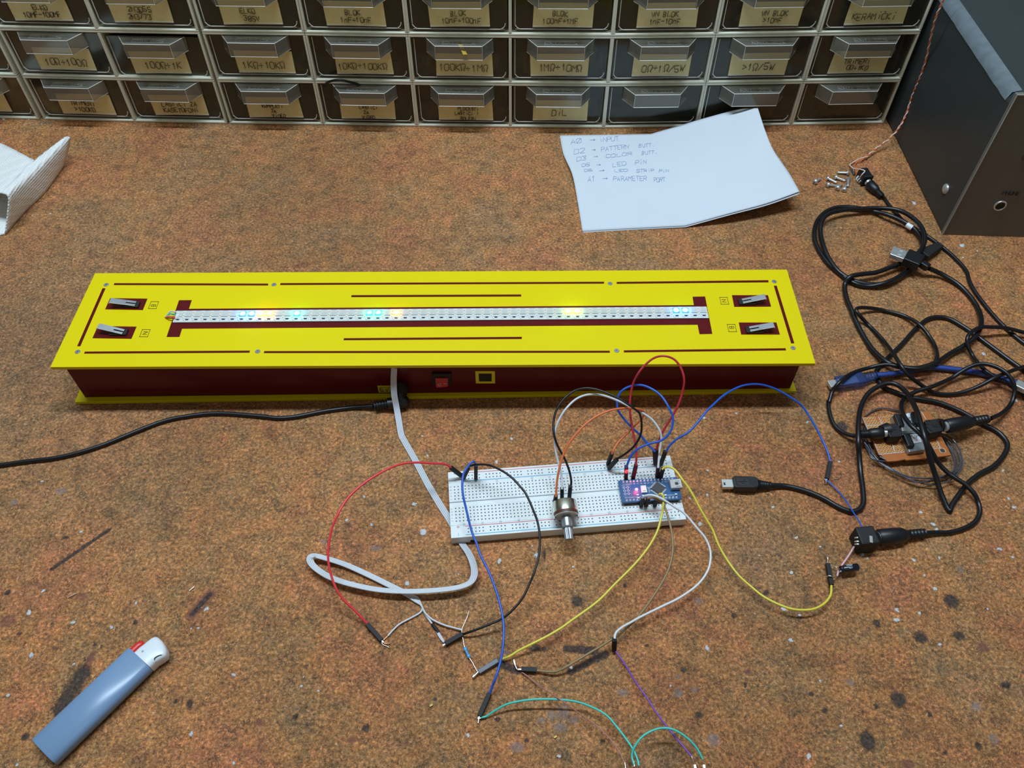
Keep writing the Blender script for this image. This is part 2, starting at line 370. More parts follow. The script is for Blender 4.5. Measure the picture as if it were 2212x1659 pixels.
# ------------------------------------------------------------------ setting: bench, wall
def bench():
    xs = np.concatenate([np.linspace(-1.1, -.53, 6), np.arange(-.52, .5201, .0016), np.linspace(.53, 1.1, 6)])
    ys = np.concatenate([np.linspace(-.12, .09, 4), np.arange(.10, .785, .0016), np.linspace(.80, .935, 4)])
    nx, ny = len(xs), len(ys)
    X, Y = np.meshgrid(xs, ys); n = nx*ny
    v = np.zeros((n, 3)); v[:, 0] = X.ravel(); v[:, 1] = Y.ravel()
    idx = np.arange(n).reshape(ny, nx)
    f = np.stack([idx[:-1, :-1], idx[:-1, 1:], idx[1:, 1:], idx[1:, :-1]], -1).reshape(-1, 4)
    rng = np.random.RandomState(3)
    z = np.zeros(n)
    st = np.zeros((n, 4), dtype=np.float32)
    def ell(u, vv, rx, ry, ch, amp=1.0, rot=0):
        c = W(u, vv); e = W(u+rx, vv); g = W(u, vv-ry)
        a = abs(e.x-c.x); b = abs(g.y-c.y)
        dx = v[:, 0]-c.x; dy = v[:, 1]-c.y
        cr, sr = math.cos(rot), math.sin(rot)
        d = np.sqrt(((dx*cr+dy*sr)/a)**2+((-dx*sr+dy*cr)/b)**2)
        st[:, ch] = np.maximum(st[:, ch], amp*np.clip(1.5-d, 0, 1)*.8)
    def line(p, q, w, ch, amp=1.0):
        a = W(*p); b = W(*q); d = np.array([b.x-a.x, b.y-a.y]); L = d@d
        rel = v[:, :2]-np.array([a.x, a.y]); tt = np.clip(rel@d/L, 0, 1)
        dist = np.linalg.norm(rel-tt[:, None]*d, axis=1)/(w*.00030)
        st[:, ch] = np.maximum(st[:, ch], amp*np.clip(1.5-dist, 0, 1)*.8)
    for a in ((2055,1297,17,15),(1894,1347,9,9),(1989,1378,15,13),(2072,1374,13,11),(1941,1511,18,18),(1874,1601,18,24),(1753,1499,6,6),
              (1783,1535,8,7),(2042,1627,6,7),(2114,1612,8,9),(2173,1481,12,8),(1247,1300,14,13),(1075,1554,7,6),(1476,1447,8,6),
              (1509,1545,9,8),(1176,1198,4,14),(1820,921,13,11),(42,1369,6,5),(52,1392,4,4),(292,1345,6,6),(112,1349,4,3),(17,1280,8,6),
              (55,1591,10,9),(205,1392,7,4),(220,1397,5,4),(368,1480,4,4),(410,1520,8,12),(661,1440,5,4),(638,1549,6,8),(791,1573,9,10),
              (1302,1602,6,6),(1138,1600,6,6),(142,1161,6,4),(380,1515,6,6),(1160,1395,7,5),(1150,1400,6,6),(2010,1545,6,6),(1893,1525,6,6),
              (679,1466,5,5),(940,1510,5,5),(1398,1395,6,5),(1350,1265,5,5),(1610,1480,5,5),(1585,1330,6,5),(1655,1280,7,6)): ell(*a, 0)
    for a in ((1216,1538,18,18),(1210,1571,18,12),(1116,1614,17,14),(1345,1496,14,10),(1466,1497,12,10),(1464,1462,8,6),(1541,1598,17,16),
              (2147,1596,14,13),(2109,1526,14,12),(1836,1474,10,10),(132,1061,14,8),(30,1085,10,7),(1508,1297,10,9),(1240,1555,14,10),
              (812,1185,14,7),(700,1170,10,6),(1180,1400,5,5),(1090,1410,12,6),(1190,1545,10,14),(640,1530,6,5),(1170,1556,10,9),
              (2075,1230,6,10),(1500,1490,10,7),(1270,1170,8,4)): ell(*a, 1, .85)
    for a in ((175,1288,14,9),(2123,1398,12,12),(15,1342,18,14),(300,1440,10,5),(120,1400,8,5),(440,1300,6,6),(60,1310,4,4),(1960,1650,14,12),
              (1240,1350,8,6),(1615,1450,9,7),(1500,1610,12,8),(760,1600,12,8),(330,310,5,4),(560,1560,12,7)): ell(*a, 2)
    for u, vv, rad, am in ((40, 740, .19, .85), (120, 1010, .13, .45), (420, 470, .20, .35), (1000, 480, .22, .25), (60, 500, .12, .3), (950, 1120, .12, .2)):
        c = W(u, vv); d = np.hypot(v[:, 0]-c.x, (v[:, 1]-c.y)*1.2)/rad
        st[:, 3] = np.maximum(st[:, 3], am*np.clip(1.2-d, 0, 1))
    line((1224,1401), (1286,1406), 9, 0); line((1232,1451), (1309,1412), 8, 0); line((1083,1434), (1118,1449), 9, 0)
    line((112,1229), (236,1144), 4.5, 0, 1.1); line((200,1413), (182,1450), 8, 2); line((178,1455), (130,1532), 20, 0, .85); line((453,1284), (415,1327), 13, 2)
    line((453,1284), (415,1327), 6, 0); line((1150,1402), (1178,1404), 6, 0, .8)
    me = bpy.data.meshes.new('bench_board')
    me.vertices.add(n); me.vertices.foreach_set('co', v.ravel())
    me.loops.add(len(f)*4); me.loops.foreach_set('vertex_index', f.ravel().astype(np.int32))
    me.polygons.add(len(f)); me.polygons.foreach_set('loop_start', np.arange(0, len(f)*4, 4, dtype=np.int32))
    me.update(calc_edges=True); me.validate()
    ca = me.color_attributes.new('stain', 'FLOAT_COLOR', 'POINT'); ca.data.foreach_set('color', st.ravel())
    me.materials.append(M['bench'])
    root = thing('workbench', 'brown speckled pressed-board workbench top under everything', 'workbench', (0, .4, -.03))
    o = bpy.data.objects.new('board_surface', me); C.objects.link(o); o.parent = root; o.location = (0, -.4, .03)
    obj('board_core', MB().box((-1.1, -.12, -.03), (1.1, .935, -.0008)), 'wafer', root)
    return root
bench()
w = obj('floor', MB().box((-2.5, -2.5, -.80), (2.5, 2.5, -.75)), 'wall'); w['kind'] = 'structure'
w = obj('wall_back', MB().box((-2.5, .94, -.75), (2.5, .98, 2.2)), 'wall'); w['kind'] = 'structure'

# ------------------------------------------------------------------ drawer units
XS = [-112, 95, 291, 497, 699, 901, 1101, 1303, 1506, 1708, 1909]
YS = [254, 259, 264, 268, 270.5, 274, 276, 277.5, 275, 271.6, 267.6]
UW, UH, UD = .1012, .0511, .125
def unit_meshes():
    h = MB(); t = .0022
    h.box((0, 0, 0), (UW, UD, t)); h.box((0, 0, UH-t), (UW, UD, UH)); h.box((0, 0, t), (t, UD, UH-t)); h.box((UW-t, 0, t), (UW, UD, UH-t))
    h.box((t, UD-t, t), (UW-t, UD, UH-t))
    h.box((t, .0045, t), (UW-t, .03, t+.0012))
    # drawer front: outline with rounded lower corners
    f = MB()
    def outline(ins, r):
        x0, x1, z0, z1 = .0032+ins, UW-.0032-ins, .0032+ins, UH-.0042-ins*.2
        q = [(x1, z1), (x0, z1)]
        for k in range(7):
            a = math.pi+math.pi/2*k/6; q.append((x0+r+r*math.cos(a), z0+r+r*math.sin(a)))
        for k in range(7):
            a = 1.5*math.pi+math.pi/2*k/6; q.append((x1-r+r*math.cos(a), z0+r+r*math.sin(a)))
        return q
    q = outline(0, .006); f.slab([(x, .0022, z) for x, z in q][::-1], (0, 1, 0), .0014)
    f.m = 1
    qi = outline(.0022, .006)
    f.tube(spline([(x, .0020, z) for x, z in qi[1:]], 2), .00042, 5)
    tr = MB(); tr.box((.0045, .0045, .004), (.0055, UD-.01, UH-.008)); tr.box((UW-.0055, .0045, .004), (UW-.0045, UD-.01, UH-.008))
    tr.box((.0055, .0045, .0038), (UW-.0055, UD-.01, .0050)); tr.box((.0055, .075, .0050), (UW-.0055, .077, UH-.006))
    # protruding pull
    hd = MB(); zt, zb = UH-.0042, .0335
    A, B, D, E_ = (.0175, .0020), (.0275, -.0140), (.0735, -.0140), (.0835, .0020)
    th = .0011
    for p, q2 in ((A, B), (B, D), (D, E_)):
        hd.bar((p[0], p[1], (zt+zb)/2), (q2[0], q2[1], (zt+zb)/2), th, zt-zb)
    hd.prism([A, B, D, E_], zt-.0003, zt+.0009)
    hd.m = 1
    hd.tube([(p[0], p[1]-.0003, zb) for p in (A, B, D, E_)], .00050, 5, smooth=False)
    hd.tube([(p[0], p[1]-.0003, zt+.0006) for p in (A, B, D, E_)], .00034, 5, smooth=False)
    for p in (B, D): hd.tube([(p[0], p[1]-.0002, zb), (p[0], p[1]-.0002, zt)], .00030, 5, smooth=False)
    em = MB()
    text(em, 'КОКИПА-ОХРИД'.replace('К', 'K').replace('О', 'O').replace('А', 'A').replace('Р', 'P'), lambda x, y: Vector((UW/2+x, -.0098+y, zt+.0012)), .0036, .74, .00020, 0, asp=.55, n=3)
    x0, x1, y0, y1 = UW/2-.0165, UW/2+.0165, -.0110, -.0048
    em.tube([(x0, y0, zt+.0011), (x1, y0, zt+.0011), (x1, y1, zt+.0011), (x0, y1, zt+.0011), (x0, y0, zt+.0011)], .00013, 3, smooth=False)
    return h, f, tr, hd, em
LABELS = {  # row (0 = bottom), column: lines
 (0, 0): ['>10KΩ'], (0, 1): ['TRiMERi', '>100KΩ'], (0, 2): ['LASTiCi ZA', 'KASETOFONi'], (0, 3): ['KOMPLETi', 'ZA', 'ViDEO'], (0, 4): ['LASTiCi', 'ZA', 'ViDEO'],
 (0, 5): ['PLOCESTi', 'LASTiCi I', 'ROLERi'], (0, 6): ['DiL'], (0, 7): None, (0, 8): None, (0, 9): None,
 (1, 0): None, (1, 1): ['10Ω÷100Ω'], (1, 2): ['100Ω÷1K'], (1, 3): ['1KΩ÷10KΩ'], (1, 4): ['10KΩ÷100KΩ'], (1, 5): ['100KΩ÷1MΩ'], (1, 6): ['1MΩ÷10MΩ'],
 (1, 7): ['0Ω÷1Ω/5W'], (1, 8): ['>1Ω/5W'], (1, 9): ['TRiMERi', '0Ω÷1KΩ'],
 (2, 1): ['ELKO', '10MF-100MF'], (2, 2): ['2N3055', '2N3773'], (2, 3): ['ELKO', '385V'], (2, 4): ['BLOK', '1nF÷10nF'], (2, 5): ['BLOK', '10nF÷100nF'],
 (2, 6): ['BLOK', '100nF÷1MF'], (2, 7): ['VN BLOK', '1nF-10nF'], (2, 8): ['VN BLOK', '>10nF'], (2, 9): ['KERAMiČKi']}
DESC = {(0, 0): 'clear parts drawer cut off by the picture edge in the bottom row', (0, 1): 'clear parts drawer with tape note reading TRIMERI above 100K in the bottom row',
 (0, 2): 'clear parts drawer with tape note LASTICI ZA KASETOFONI', (0, 3): 'clear parts drawer with tape note KOMPLETI ZA VIDEO',
 (0, 4): 'clear parts drawer noted LASTICI ZA VIDEO with a black wire poking out', (0, 5): 'clear parts drawer with small three-line note LASTICI I ROLERI',
 (0, 6): 'clear parts drawer with tape note reading DIL', (0, 7): 'unlabelled clear parts drawer beside the DIL drawer, behind the paper edge',
 (0, 8): 'unlabelled clear parts drawer with the corner of the white paper before it', (0, 9): 'unlabelled clear parts drawer at the bottom corner beside the grey instrument',
 (1, 0): 'clear parts drawer cut off by the picture edge in the middle row', (1, 1): 'clear parts drawer with tape note 10 to 100 ohm', (1, 2): 'slightly sunken clear parts drawer with tape note 100 ohm to 1K',
 (1, 3): 'clear parts drawer with tape note 1K to 10K ohm', (1, 4): 'clear parts drawer of yellow bits noted 10K to 100K ohm', (1, 5): 'clear parts drawer noted 100K to 1M ohm with yellow scrap on handle',
 (1, 6): 'clear parts drawer with tape note 1M to 10M ohm', (1, 7): 'clear parts drawer with tape note 0 to 1 ohm 5W', (1, 8): 'clear parts drawer with tape note above 1 ohm 5W',
 (1, 9): 'clear parts drawer noted TRIMERI 0 to 1K at the right end of its row', (2, 1): 'clear parts drawer with tape note ELKO 10 to 100 MF', (2, 2): 'clear parts drawer with tape note 2N3055 and 2N3773',
 (2, 3): 'clear parts drawer with tape note ELKO 385V', (2, 4): 'clear parts drawer with tape note BLOK 1 to 10 nF', (2, 5): 'clear parts drawer with tape note BLOK 10 to 100 nF',
 (2, 6): 'clear parts drawer with tape note BLOK 100nF to 1MF', (2, 7): 'clear parts drawer with tape note VN BLOK 1 to 10 nF', (2, 8): 'clear parts drawer with tape note VN BLOK above 10nF',
 (2, 9): 'clear parts drawer with tape note KERAMICKI'}
def drawers():
    h, f, tr, hd, em = unit_meshes()
    proto = None
    for (r, c), lines in LABELS.items():
        a = W(XS[c], YS[c]); b = W(XS[c+1], YS[c+1])
        ang = math.atan2(b.y-a.y, b.x-a.x); wd = (b-a).length
        root = thing('parts_drawer_unit', DESC[(r, c)], 'parts drawer', (0, 0, 0), 'stacked clear-fronted parts drawers')
        if proto is None:
            ho = obj('housing', h, 'cream', root, bevel=.0007)
            fr = obj('drawer', f, ['smoke', 'edgelight'], root)
            trr = obj('tray', tr, 'traydark', fr)
            hh = obj('handle', hd, ['handle', 'edgelight'], fr)
            ee = obj('embossed_name', em, 'emboss', fr)
            proto = (ho, fr, trr, hh, ee)
        else:
            cp = []
            for q in proto: n = q.copy(); C.objects.link(n); cp.append(n)
            cp[0].parent = root; cp[1].parent = root
            for q in cp[2:]: q.parent = cp[1]
            ho, fr, trr, hh, ee = cp
        OFF[fr.name] = Vector()
        root.matrix_world = Matrix.Translation((a.x, a.y, r*.0513+.0002)) @ Matrix.Rotation(ang, 4, 'Z')
        OFF[root.name] = Vector()
        rn = random.Random(r*20+c)
        if (r, c) == (1, 2): fr.location = (.0, .001, -.0032)
        fr.location.y += rn.uniform(-.0008, .0008)
        if lines:
            wd_ = .058 if (r, c) != (0, 0) else .05; lx = .0225+rn.uniform(-.002, .003); tl = rn.uniform(-.015, .012)
            X = Matrix.Translation((lx, .0012, .0085)) @ Matrix.Rotation(tl, 4, 'Y')
            lb = MB(); q = [(0, 0), (wd_*.3, rn.uniform(-.0005, .0004)), (wd_*.55, rn.uniform(-.0006, .0004)), (wd_, rn.uniform(-.0004, .0004)), (wd_+rn.uniform(-.001, .001), .023), (rn.uniform(-.001, .001), .023)]
            lb.slab([X @ Vector((x, 0, z)) for x, z in q], (0, 1, 0), .0006)
            lb.m = 1
            lb.slab([X @ Vector((x, -.0002, z)) for x, z in ((0, -.0009), (wd_*.4, -.0004), (wd_, -.0008), (wd_, .0002), (wd_*.6, .0007), (wd_*.3, .0002), (0, .0006))], (0, 1, 0), .0005)
            po = obj('paper_label', lb, ['tape', 'tapewhite'], fr)
            hw = MB(); nl = len(lines)
            hgt = {1: .0072, 2: .0050, 3: .0037}[nl]; topz = {1: .0045, 2: .0100, 3: .0112}[nl]
            if (r, c) == (2, 9): hgt = .0062
            for i, s in enumerate(lines):
                ox = wd_/2+rn.uniform(-.003, .003); oz = topz-i*(hgt+.0022)-(.0 if nl == 1 else 0)
                hh_ = min(hgt, wd_*.92/max(1, len(s))/.80)
                text(hw, s, lambda x, y, ox=ox, oz=oz: X @ Vector((ox+x, -.0006, oz+y)), hh_, .78, .00029, .5, seed=r*10+c)
            obj('handwriting', hw, 'ink', fr)
        # what shows through the front
        ct = MB()
        kindc = 'leaf' if (r, c) in ((1, 4), (1, 5), (1, 6), (1, 3)) else ('clearbag' if (r, c) in ((0, 6), (2, 8), (2, 9), (0, 5), (1, 1)) else None)
        if kindc:
            for k in range(14 if kindc == 'leaf' else 4):
                p = Vector((rn.uniform(.012, .09), rn.uniform(.008, .03), .006)); l = rn.uniform(.010, .022) if kindc == 'leaf' else rn.uniform(.012, .026)
                d = Vector((rn.uniform(-.7, .7), rn.uniform(-.1, .2), rn.uniform(.3, 1))).normalized(); q2 = p+d*l; q2.z = min(q2.z, .040)
                mid = (p+q2)/2+Vector((rn.uniform(-.003, .003), -.002, 0))
                pts = spline([p, mid, q2], 4)
                wv = Vector((1, .2, 0))*rn.uniform(.002, .004) if kindc == 'leaf' else Vector((1, .1, 0))*rn.uniform(.006, .010)
                vs = []; fs = []
                for i, g in enumerate(pts):
                    for yy in (0, .0006): vs += [g-wv+Vector((0, yy, 0)), g+wv+Vector((0, yy, 0))]
                for i in range(len(pts)-1):
                    a0 = i*4; b0 = a0+4; fs += [(a0, a0+1, b0+1, b0), (a0+2, b0+2, b0+3, a0+3), (a0, b0, b0+2, a0+2), (a0+1, a0+3, b0+3, b0+1)]
                ct.add(vs, fs, True)
            obj('contents', ct, kindc, root)
        if (r, c) == (1, 5):
            s = MB(); s.slab([(.0500, -.0110, UH-.0026), (.0545, -.0118, UH-.0028), (.0590, -.0150, .0400), (.0548, -.0156, .0400)], (0, -.5, .3), .0008)
            solo_o = obj('paper_scrap', s, 'leaf', None)
            solo_o.matrix_world = root.matrix_world.copy()
            solo(solo_o, 'small yellow paper scrap lying over a clear drawer handle', 'paper scrap')
    # black wire looping out of a drawer top
    a = W(XS[4], YS[4])
    q = MB().tube(spline([WY(700, 188, a.y+.004), WY(705, 180, a.y-.002), WY(716, 175, a.y-.006), WY(735, 173, a.y-.008), WY(755, 177, a.y-.007), WY(772, 182, a.y-.003), WY(780, 187, a.y+.002)]), .0013, 10)
    o = obj('wire_loop', q, 'cable'); recenter(o, (a.x+.02, a.y, .05))
    solo(o, 'short black wire loop poking out above a bottom row drawer', 'wire')
drawers()

# ------------------------------------------------------------------ grey instrument at the side
def instrument():
    A = W(2035, 507); dx = (W(2212, 512)-A).normalized(); dx.z = 0
    dy = Vector((.012, 1, 0)).normalized(); Hh = .1435; Wd, Dp = .30, .26
    root = thing('bench_instrument', 'large dark metal instrument case with a grey front panel at the right edge', 'instrument', A)
    P = lambda x, y, z: A+dx*x+dy*y+Vector((0, 0, z))
    ch = .0085
    prof = [(.0, .002), (.0, Hh-ch), (.0025, Hh-ch*.35), (ch, Hh), (Wd-ch, Hh), (Wd, Hh-ch), (Wd, .002)]
    b = MB(); n = len(prof); y0, y1 = .004, Dp
    vs = [P(x, y0, z) for x, z in prof]+[P(x, y1, z) for x, z in prof]
    b.add(vs, [tuple(range(n)), tuple(range(2*n-1, n-1, -1))]+[(i, i+n, (i+1) % n+n, (i+1) % n) for i in range(n)])
    obj('case', b, 'devdark', root)
    e = MB(); y2, y3 = .010, Dp-.004                                # light caught by the folded edge, painted as a pale strip
    vs = []
    for k in range(30):
        y = y2+(y3-y2)*k/29; rr = random.Random(k).uniform(-.0003, .0003)
        vs += [P(-.0006, y, Hh-ch-.0008+rr), P(.0018, y, Hh-ch*.30+.0006), P(ch*1.05, y, Hh+.0003)]
    fs = []
    for k in range(29): fs += [(k*3, k*3+3, k*3+4, k*3+1), (k*3+1, k*3+4, k*3+5, k*3+2)]
    e.add(vs, fs, True); obj('edge_highlight', e, 'devhighlight', root, label='pale blue-grey highlight painted along the top edge')
    f = MB(); q = [(.0, .0), (Wd, .0), (Wd, Hh+.002), (.0, Hh+.002)]
    f.slab([P(x, 0, z) for x, z in q][::-1], dy, .004); obj('front_panel', f, 'devfront', root, bevel=.0004)
    r = MB(); r.tube([P(.0004, .0002, 0), P(.0004, .0002, Hh+.0018), P(Wd, .0002, Hh+.0018)], .0007, 6, smooth=False); obj('panel_edge', r, 'devedge', root)
    c = WY(2043, 408, A.y+.035); c.x = A.x
    # screw on the side
    d = ray(2043, 408); tt = (A.x-0.0)/d.x; c = Vector((0, 0, H))+d*tt
    s = MB().rod(c+Vector((.001, 0, 0)), c+Vector((-.0022, 0, 0)), [(0, .0048), (.5, .0048), (.8, .0038), (1, .002)], 18)
    obj('screw', s, 'steel', root)
    def FP(u, v, out=0):
        dr = ray(u, v); nn = Vector((-dx.y, dx.x, 0)); o_ = Vector((0, 0, H)); return o_+dr*((A-o_).dot(nn)/dr.dot(nn))-nn*out
    cc = FP(2160, 444)
    s = MB(); pts = [cc+dx*(.0048*math.cos(a))+Vector((0, -.0004, .0048*math.sin(a))) for a in [2*math.pi*k/20 for k in range(21)]]
    s.tube(pts, .0009, 6); obj('jack_ring', s, 'steel', root)
    s = MB().rod(cc+Vector((0, .002, 0)), cc+Vector((0, -.0003, 0)), [(0, .0042), (1, .0042)], 18); obj('jack_hole', s, 'blackmatte', root)
    tx = MB(); tcn = FP(2182, 421, .0004); text(tx, 'PHONE', lambda x, y: tcn+dx*x+Vector((0, 0, y)), .0042, .8, .0003, 0)
    tcn = FP(2214, 344, .0004); text(tx, 'ON', lambda x, y: tcn+dx*x+Vector((0, 0, y)), .0042, .8, .0003, 0)
    obj('panel_print', tx, 'devtext', root)
instrument()

# ------------------------------------------------------------------ folded paper with notes
def paper():
    cols = 4
    net = [  # rows top->bottom, columns left->right: (u, v, z mm)
        [(1209, 293, .6), (1300, 291.5, .8), (1405, 290, 1.2), (1500, 262, 13), (1590, 238, 25), (1637, 234, 32)],
        [(1217, 333, 2), (1308, 330, 1.4), (1420, 326, 2.2), (1520, 305, 12), (1605, 285, 22), (1653, 283, 28)],
        [(1236, 377, 4.5), (1320, 379, 3.2), (1440, 380, 3.4), (1535, 360, 12), (1620, 338, 19), (1671, 325, 23)],
        [(1247, 432, 2), (1333, 432, 1), (1458, 430, 3), (1555, 415, 11), (1640, 396, 17), (1703, 372, 20)],
        [(1258, 500, .5), (1340, 495, .6), (1480, 488, 1.8), (1577, 461, 11), (1655, 440, 15), (1727, 414, 21)]]
    R, Cc = len(net), len(net[0])
    P = [[W(u, v, z/1000) for u, v, z in row] for row in net]
    def cr(a, b, c, d, t): return .5*((2*b)+(c-a)*t+(2*a-5*b+4*c-d)*t*t+(3*b-a-3*c+d)*t**3)
    def ev(s, t):   # s 0..1 across, t 0..1 down
        def line(row, x):
            i = min(int(x), Cc-2); f = x-i; g = lambda k: row[k] if 0 <= k < Cc else (row[0]*2-row[1] if k < 0 else row[-1]*2-row[-2])
            if i in (1, 2): # sharp crease at column 2
                return row[i].lerp(row[i+1], f)
            return cr(g(i-1), g(i), g(i+1), g(i+2), f)
        y = t*(R-1); j = min(int(y), R-2); f = y-j
        rows = [line(P[k], s*(Cc-1)) if 0 <= k < R else None for k in range(j-1, j+3)]
        if rows[0] is None: rows[0] = rows[1]*2-rows[2]
        if rows[3] is None: rows[3] = rows[2]*2-rows[1]
        return cr(*rows, f)
    nx, ny = 60, 40
    b = MB()
    def sheet(dz, scale=1.0):
        vs = []
        for j in range(ny+1):
            for i in range(nx+1):
                vs.append(ev(i/nx, j/ny)+Vector((0, 0, dz)))
        return vs
    fs = [(j*(nx+1)+i, (j+1)*(nx+1)+i, (j+1)*(nx+1)+i+1, j*(nx+1)+i+1) for j in range(ny) for i in range(nx)]
    root = thing('paper_sheet', 'folded white paper sheet with handwritten pin notes in blue pen', 'paper', W(1400, 400))
    b.add(sheet(.0003), fs, True); o = obj('top_layer', b, 'paper', root)
    sm = o.modifiers.new('s', 'SOLIDIFY'); sm.thickness = .00015
    b2 = MB(); vs = []
    for j in range(ny+1):
        for i in range(nx+1):
            q = ev(min(1, i/nx), j/ny); s = i/nx
            vs.append(q+Vector((.0004, -.0012*(j/ny), -.0004-(.0012*s*s if j > ny*.6 else .0003))))
    b2.add(vs, fs, True); o = obj('under_layer', b2, 'paper', root); sm = o.modifiers.new('s', 'SOLIDIFY'); sm.thickness = .00012
    # invert px -> (s,t) for writing
    table = [(ev(i/120, j/80), i/120, j/80) for i in range(80) for j in range(70)]
    def proj(p):
        d = p-Vector((0, 0, H)); X = d.x; Y = d.y*ST+d.z*CT; Z = d.y*CT-d.z*ST
        return X/Z*F_PX+1106, 829.5-Y/Z*F_PX
    tab = [(proj(p), s, t) for p, s, t in table]
    def st_of(u, v):
        best = sorted(tab, key=lambda k: (k[0][0]-u)**2+(k[0][1]-v)**2)[:4]
        ws = [1/(1e-3+(k[0][0]-u)**2+(k[0][1]-v)**2) for k in best]; S = sum(ws)
        return sum(k[1]*w for k, w in zip(best, ws))/S, sum(k[2]*w for k, w in zip(best, ws))/S
    hw = MB(); sx, off = .27125, (1160, 220)
    words = [('AØ', 270, 340, 360, 330, 38), ('→', 418, 322, 470, 318, 26), ('iNPUT', 495, 322, 655, 314, 36),
             ('D2', 295, 420, 390, 408, 38), ('→', 435, 398, 470, 394, 20), ('PATTERN', 512, 398, 735, 374, 34), ('BUTT.', 812, 368, 940, 360, 28),
             ('D3', 316, 476, 398, 464, 32), ('→', 450, 450, 490, 446, 20), ('COLOR', 548, 450, 765, 428, 26), ('BUTT.', 835, 426, 962, 416, 28),
             ('D5', 358, 522, 425, 512, 24), ('→', 475, 516, 512, 512, 16), ('LED', 602, 522, 718, 506, 32), ('PiN', 784, 506, 875, 496, 34),
             ('D6', 378, 560, 445, 554, 20), ('→', 495, 560, 545, 554, 14), ('LED', 618, 562, 728, 558, 20), ('STRiP', 792, 566, 938, 560, 24), ('PiN', 972, 566, 1052, 562, 22),
             ('A1', 405, 640, 468, 636, 44), ('→', 520, 628, 570, 624, 24), ('PARAMETER', 608, 634, 878, 630, 36), ('PORT', 930, 640, 1025, 636, 34)]
    for s, x0, y0, x1, y1, hh in words:
        n = len(s); stp = (x1-x0)/n
        def fn(x, y, x0=x0, y0=y0, x1=x1, y1=y1, n=n, stp=stp):
            # x,y come in units where letter height = 1
            X = x0+x*stp; Y = y0+(y1-y0)*(x/n)-y*hh
            a, b_ = st_of(off[0]+X*sx, off[1]+Y*sx); return ev(a, b_)+Vector((0, 0, .0005))
        text(hw, s, fn, 1.0, .8, .00019, .18, center=False, asp=.8, n=3)
    obj('handwriting', hw, 'pen', root)
paper()

# ------------------------------------------------------------------ napkin
def napkin():
    def WP(r): return [W(u, v, z/1000) for u, v, z in r]
    rows = [WP(((-150, 418, 20), (-60, 417, 28), (4, 417, 36), (18, 427, 32), (16, 465, 17), (11, 506, .8), (-60, 520, .6), (-150, 540, .6))),
            WP(((-110, 350, 19), (-30, 365, 24), (40, 381, 31), (54, 391, 28), (58, 425, 14), (55, 456, .8), (-20, 475, .6), (-110, 500, .6))),
            WP(((-70, 285, 18), (0, 309, 19), (75, 347, 27), (90, 356, 26), (96, 386, 13), (96, 416, .8), (20, 435, .6), (-60, 460, .6))),
            WP(((141, 296, 24),)*1+((141, 296, 24), (140, 296, 25), (151, 299, 22), (146, 328, 12), (137, 359, .8), (60, 385, .6), (-10, 410, .6)))]
    root = thing('paper_napkin', 'white dimpled paper napkin folded up at the left edge', 'napkin', W(0, 450))
    b = MB(); n = 8; sub = 6
    # sheet behind the fold (rows 0-2 only), then fold + wall + base (all rows)
    def patch(c0, c1, rws):
        grid = []
        for ri in range(len(rws)): grid.append(spline(rws[ri][c0:c1+1], 5))
        m = len(grid[0]); colsp = [spline([g[k] for g in grid], 6) for k in range(m)]
        L = len(colsp[0]); vs = [colsp[k][j] for j in range(L) for k in range(m)]
        fs = [(j*m+k, j*m+k+1, (j+1)*m+k+1, (j+1)*m+k) for j in range(L-1) for k in range(m-1)]
        b.add(vs, fs, True)
    patch(0, 2, rows[:3]); patch(2, 5, rows); patch(5, 7, rows)
    o = obj('folded_sheet', b, 'napkin', root)
    s = o.modifiers.new('s', 'SOLIDIFY'); s.thickness = .0012; s.offset = 0
napkin()

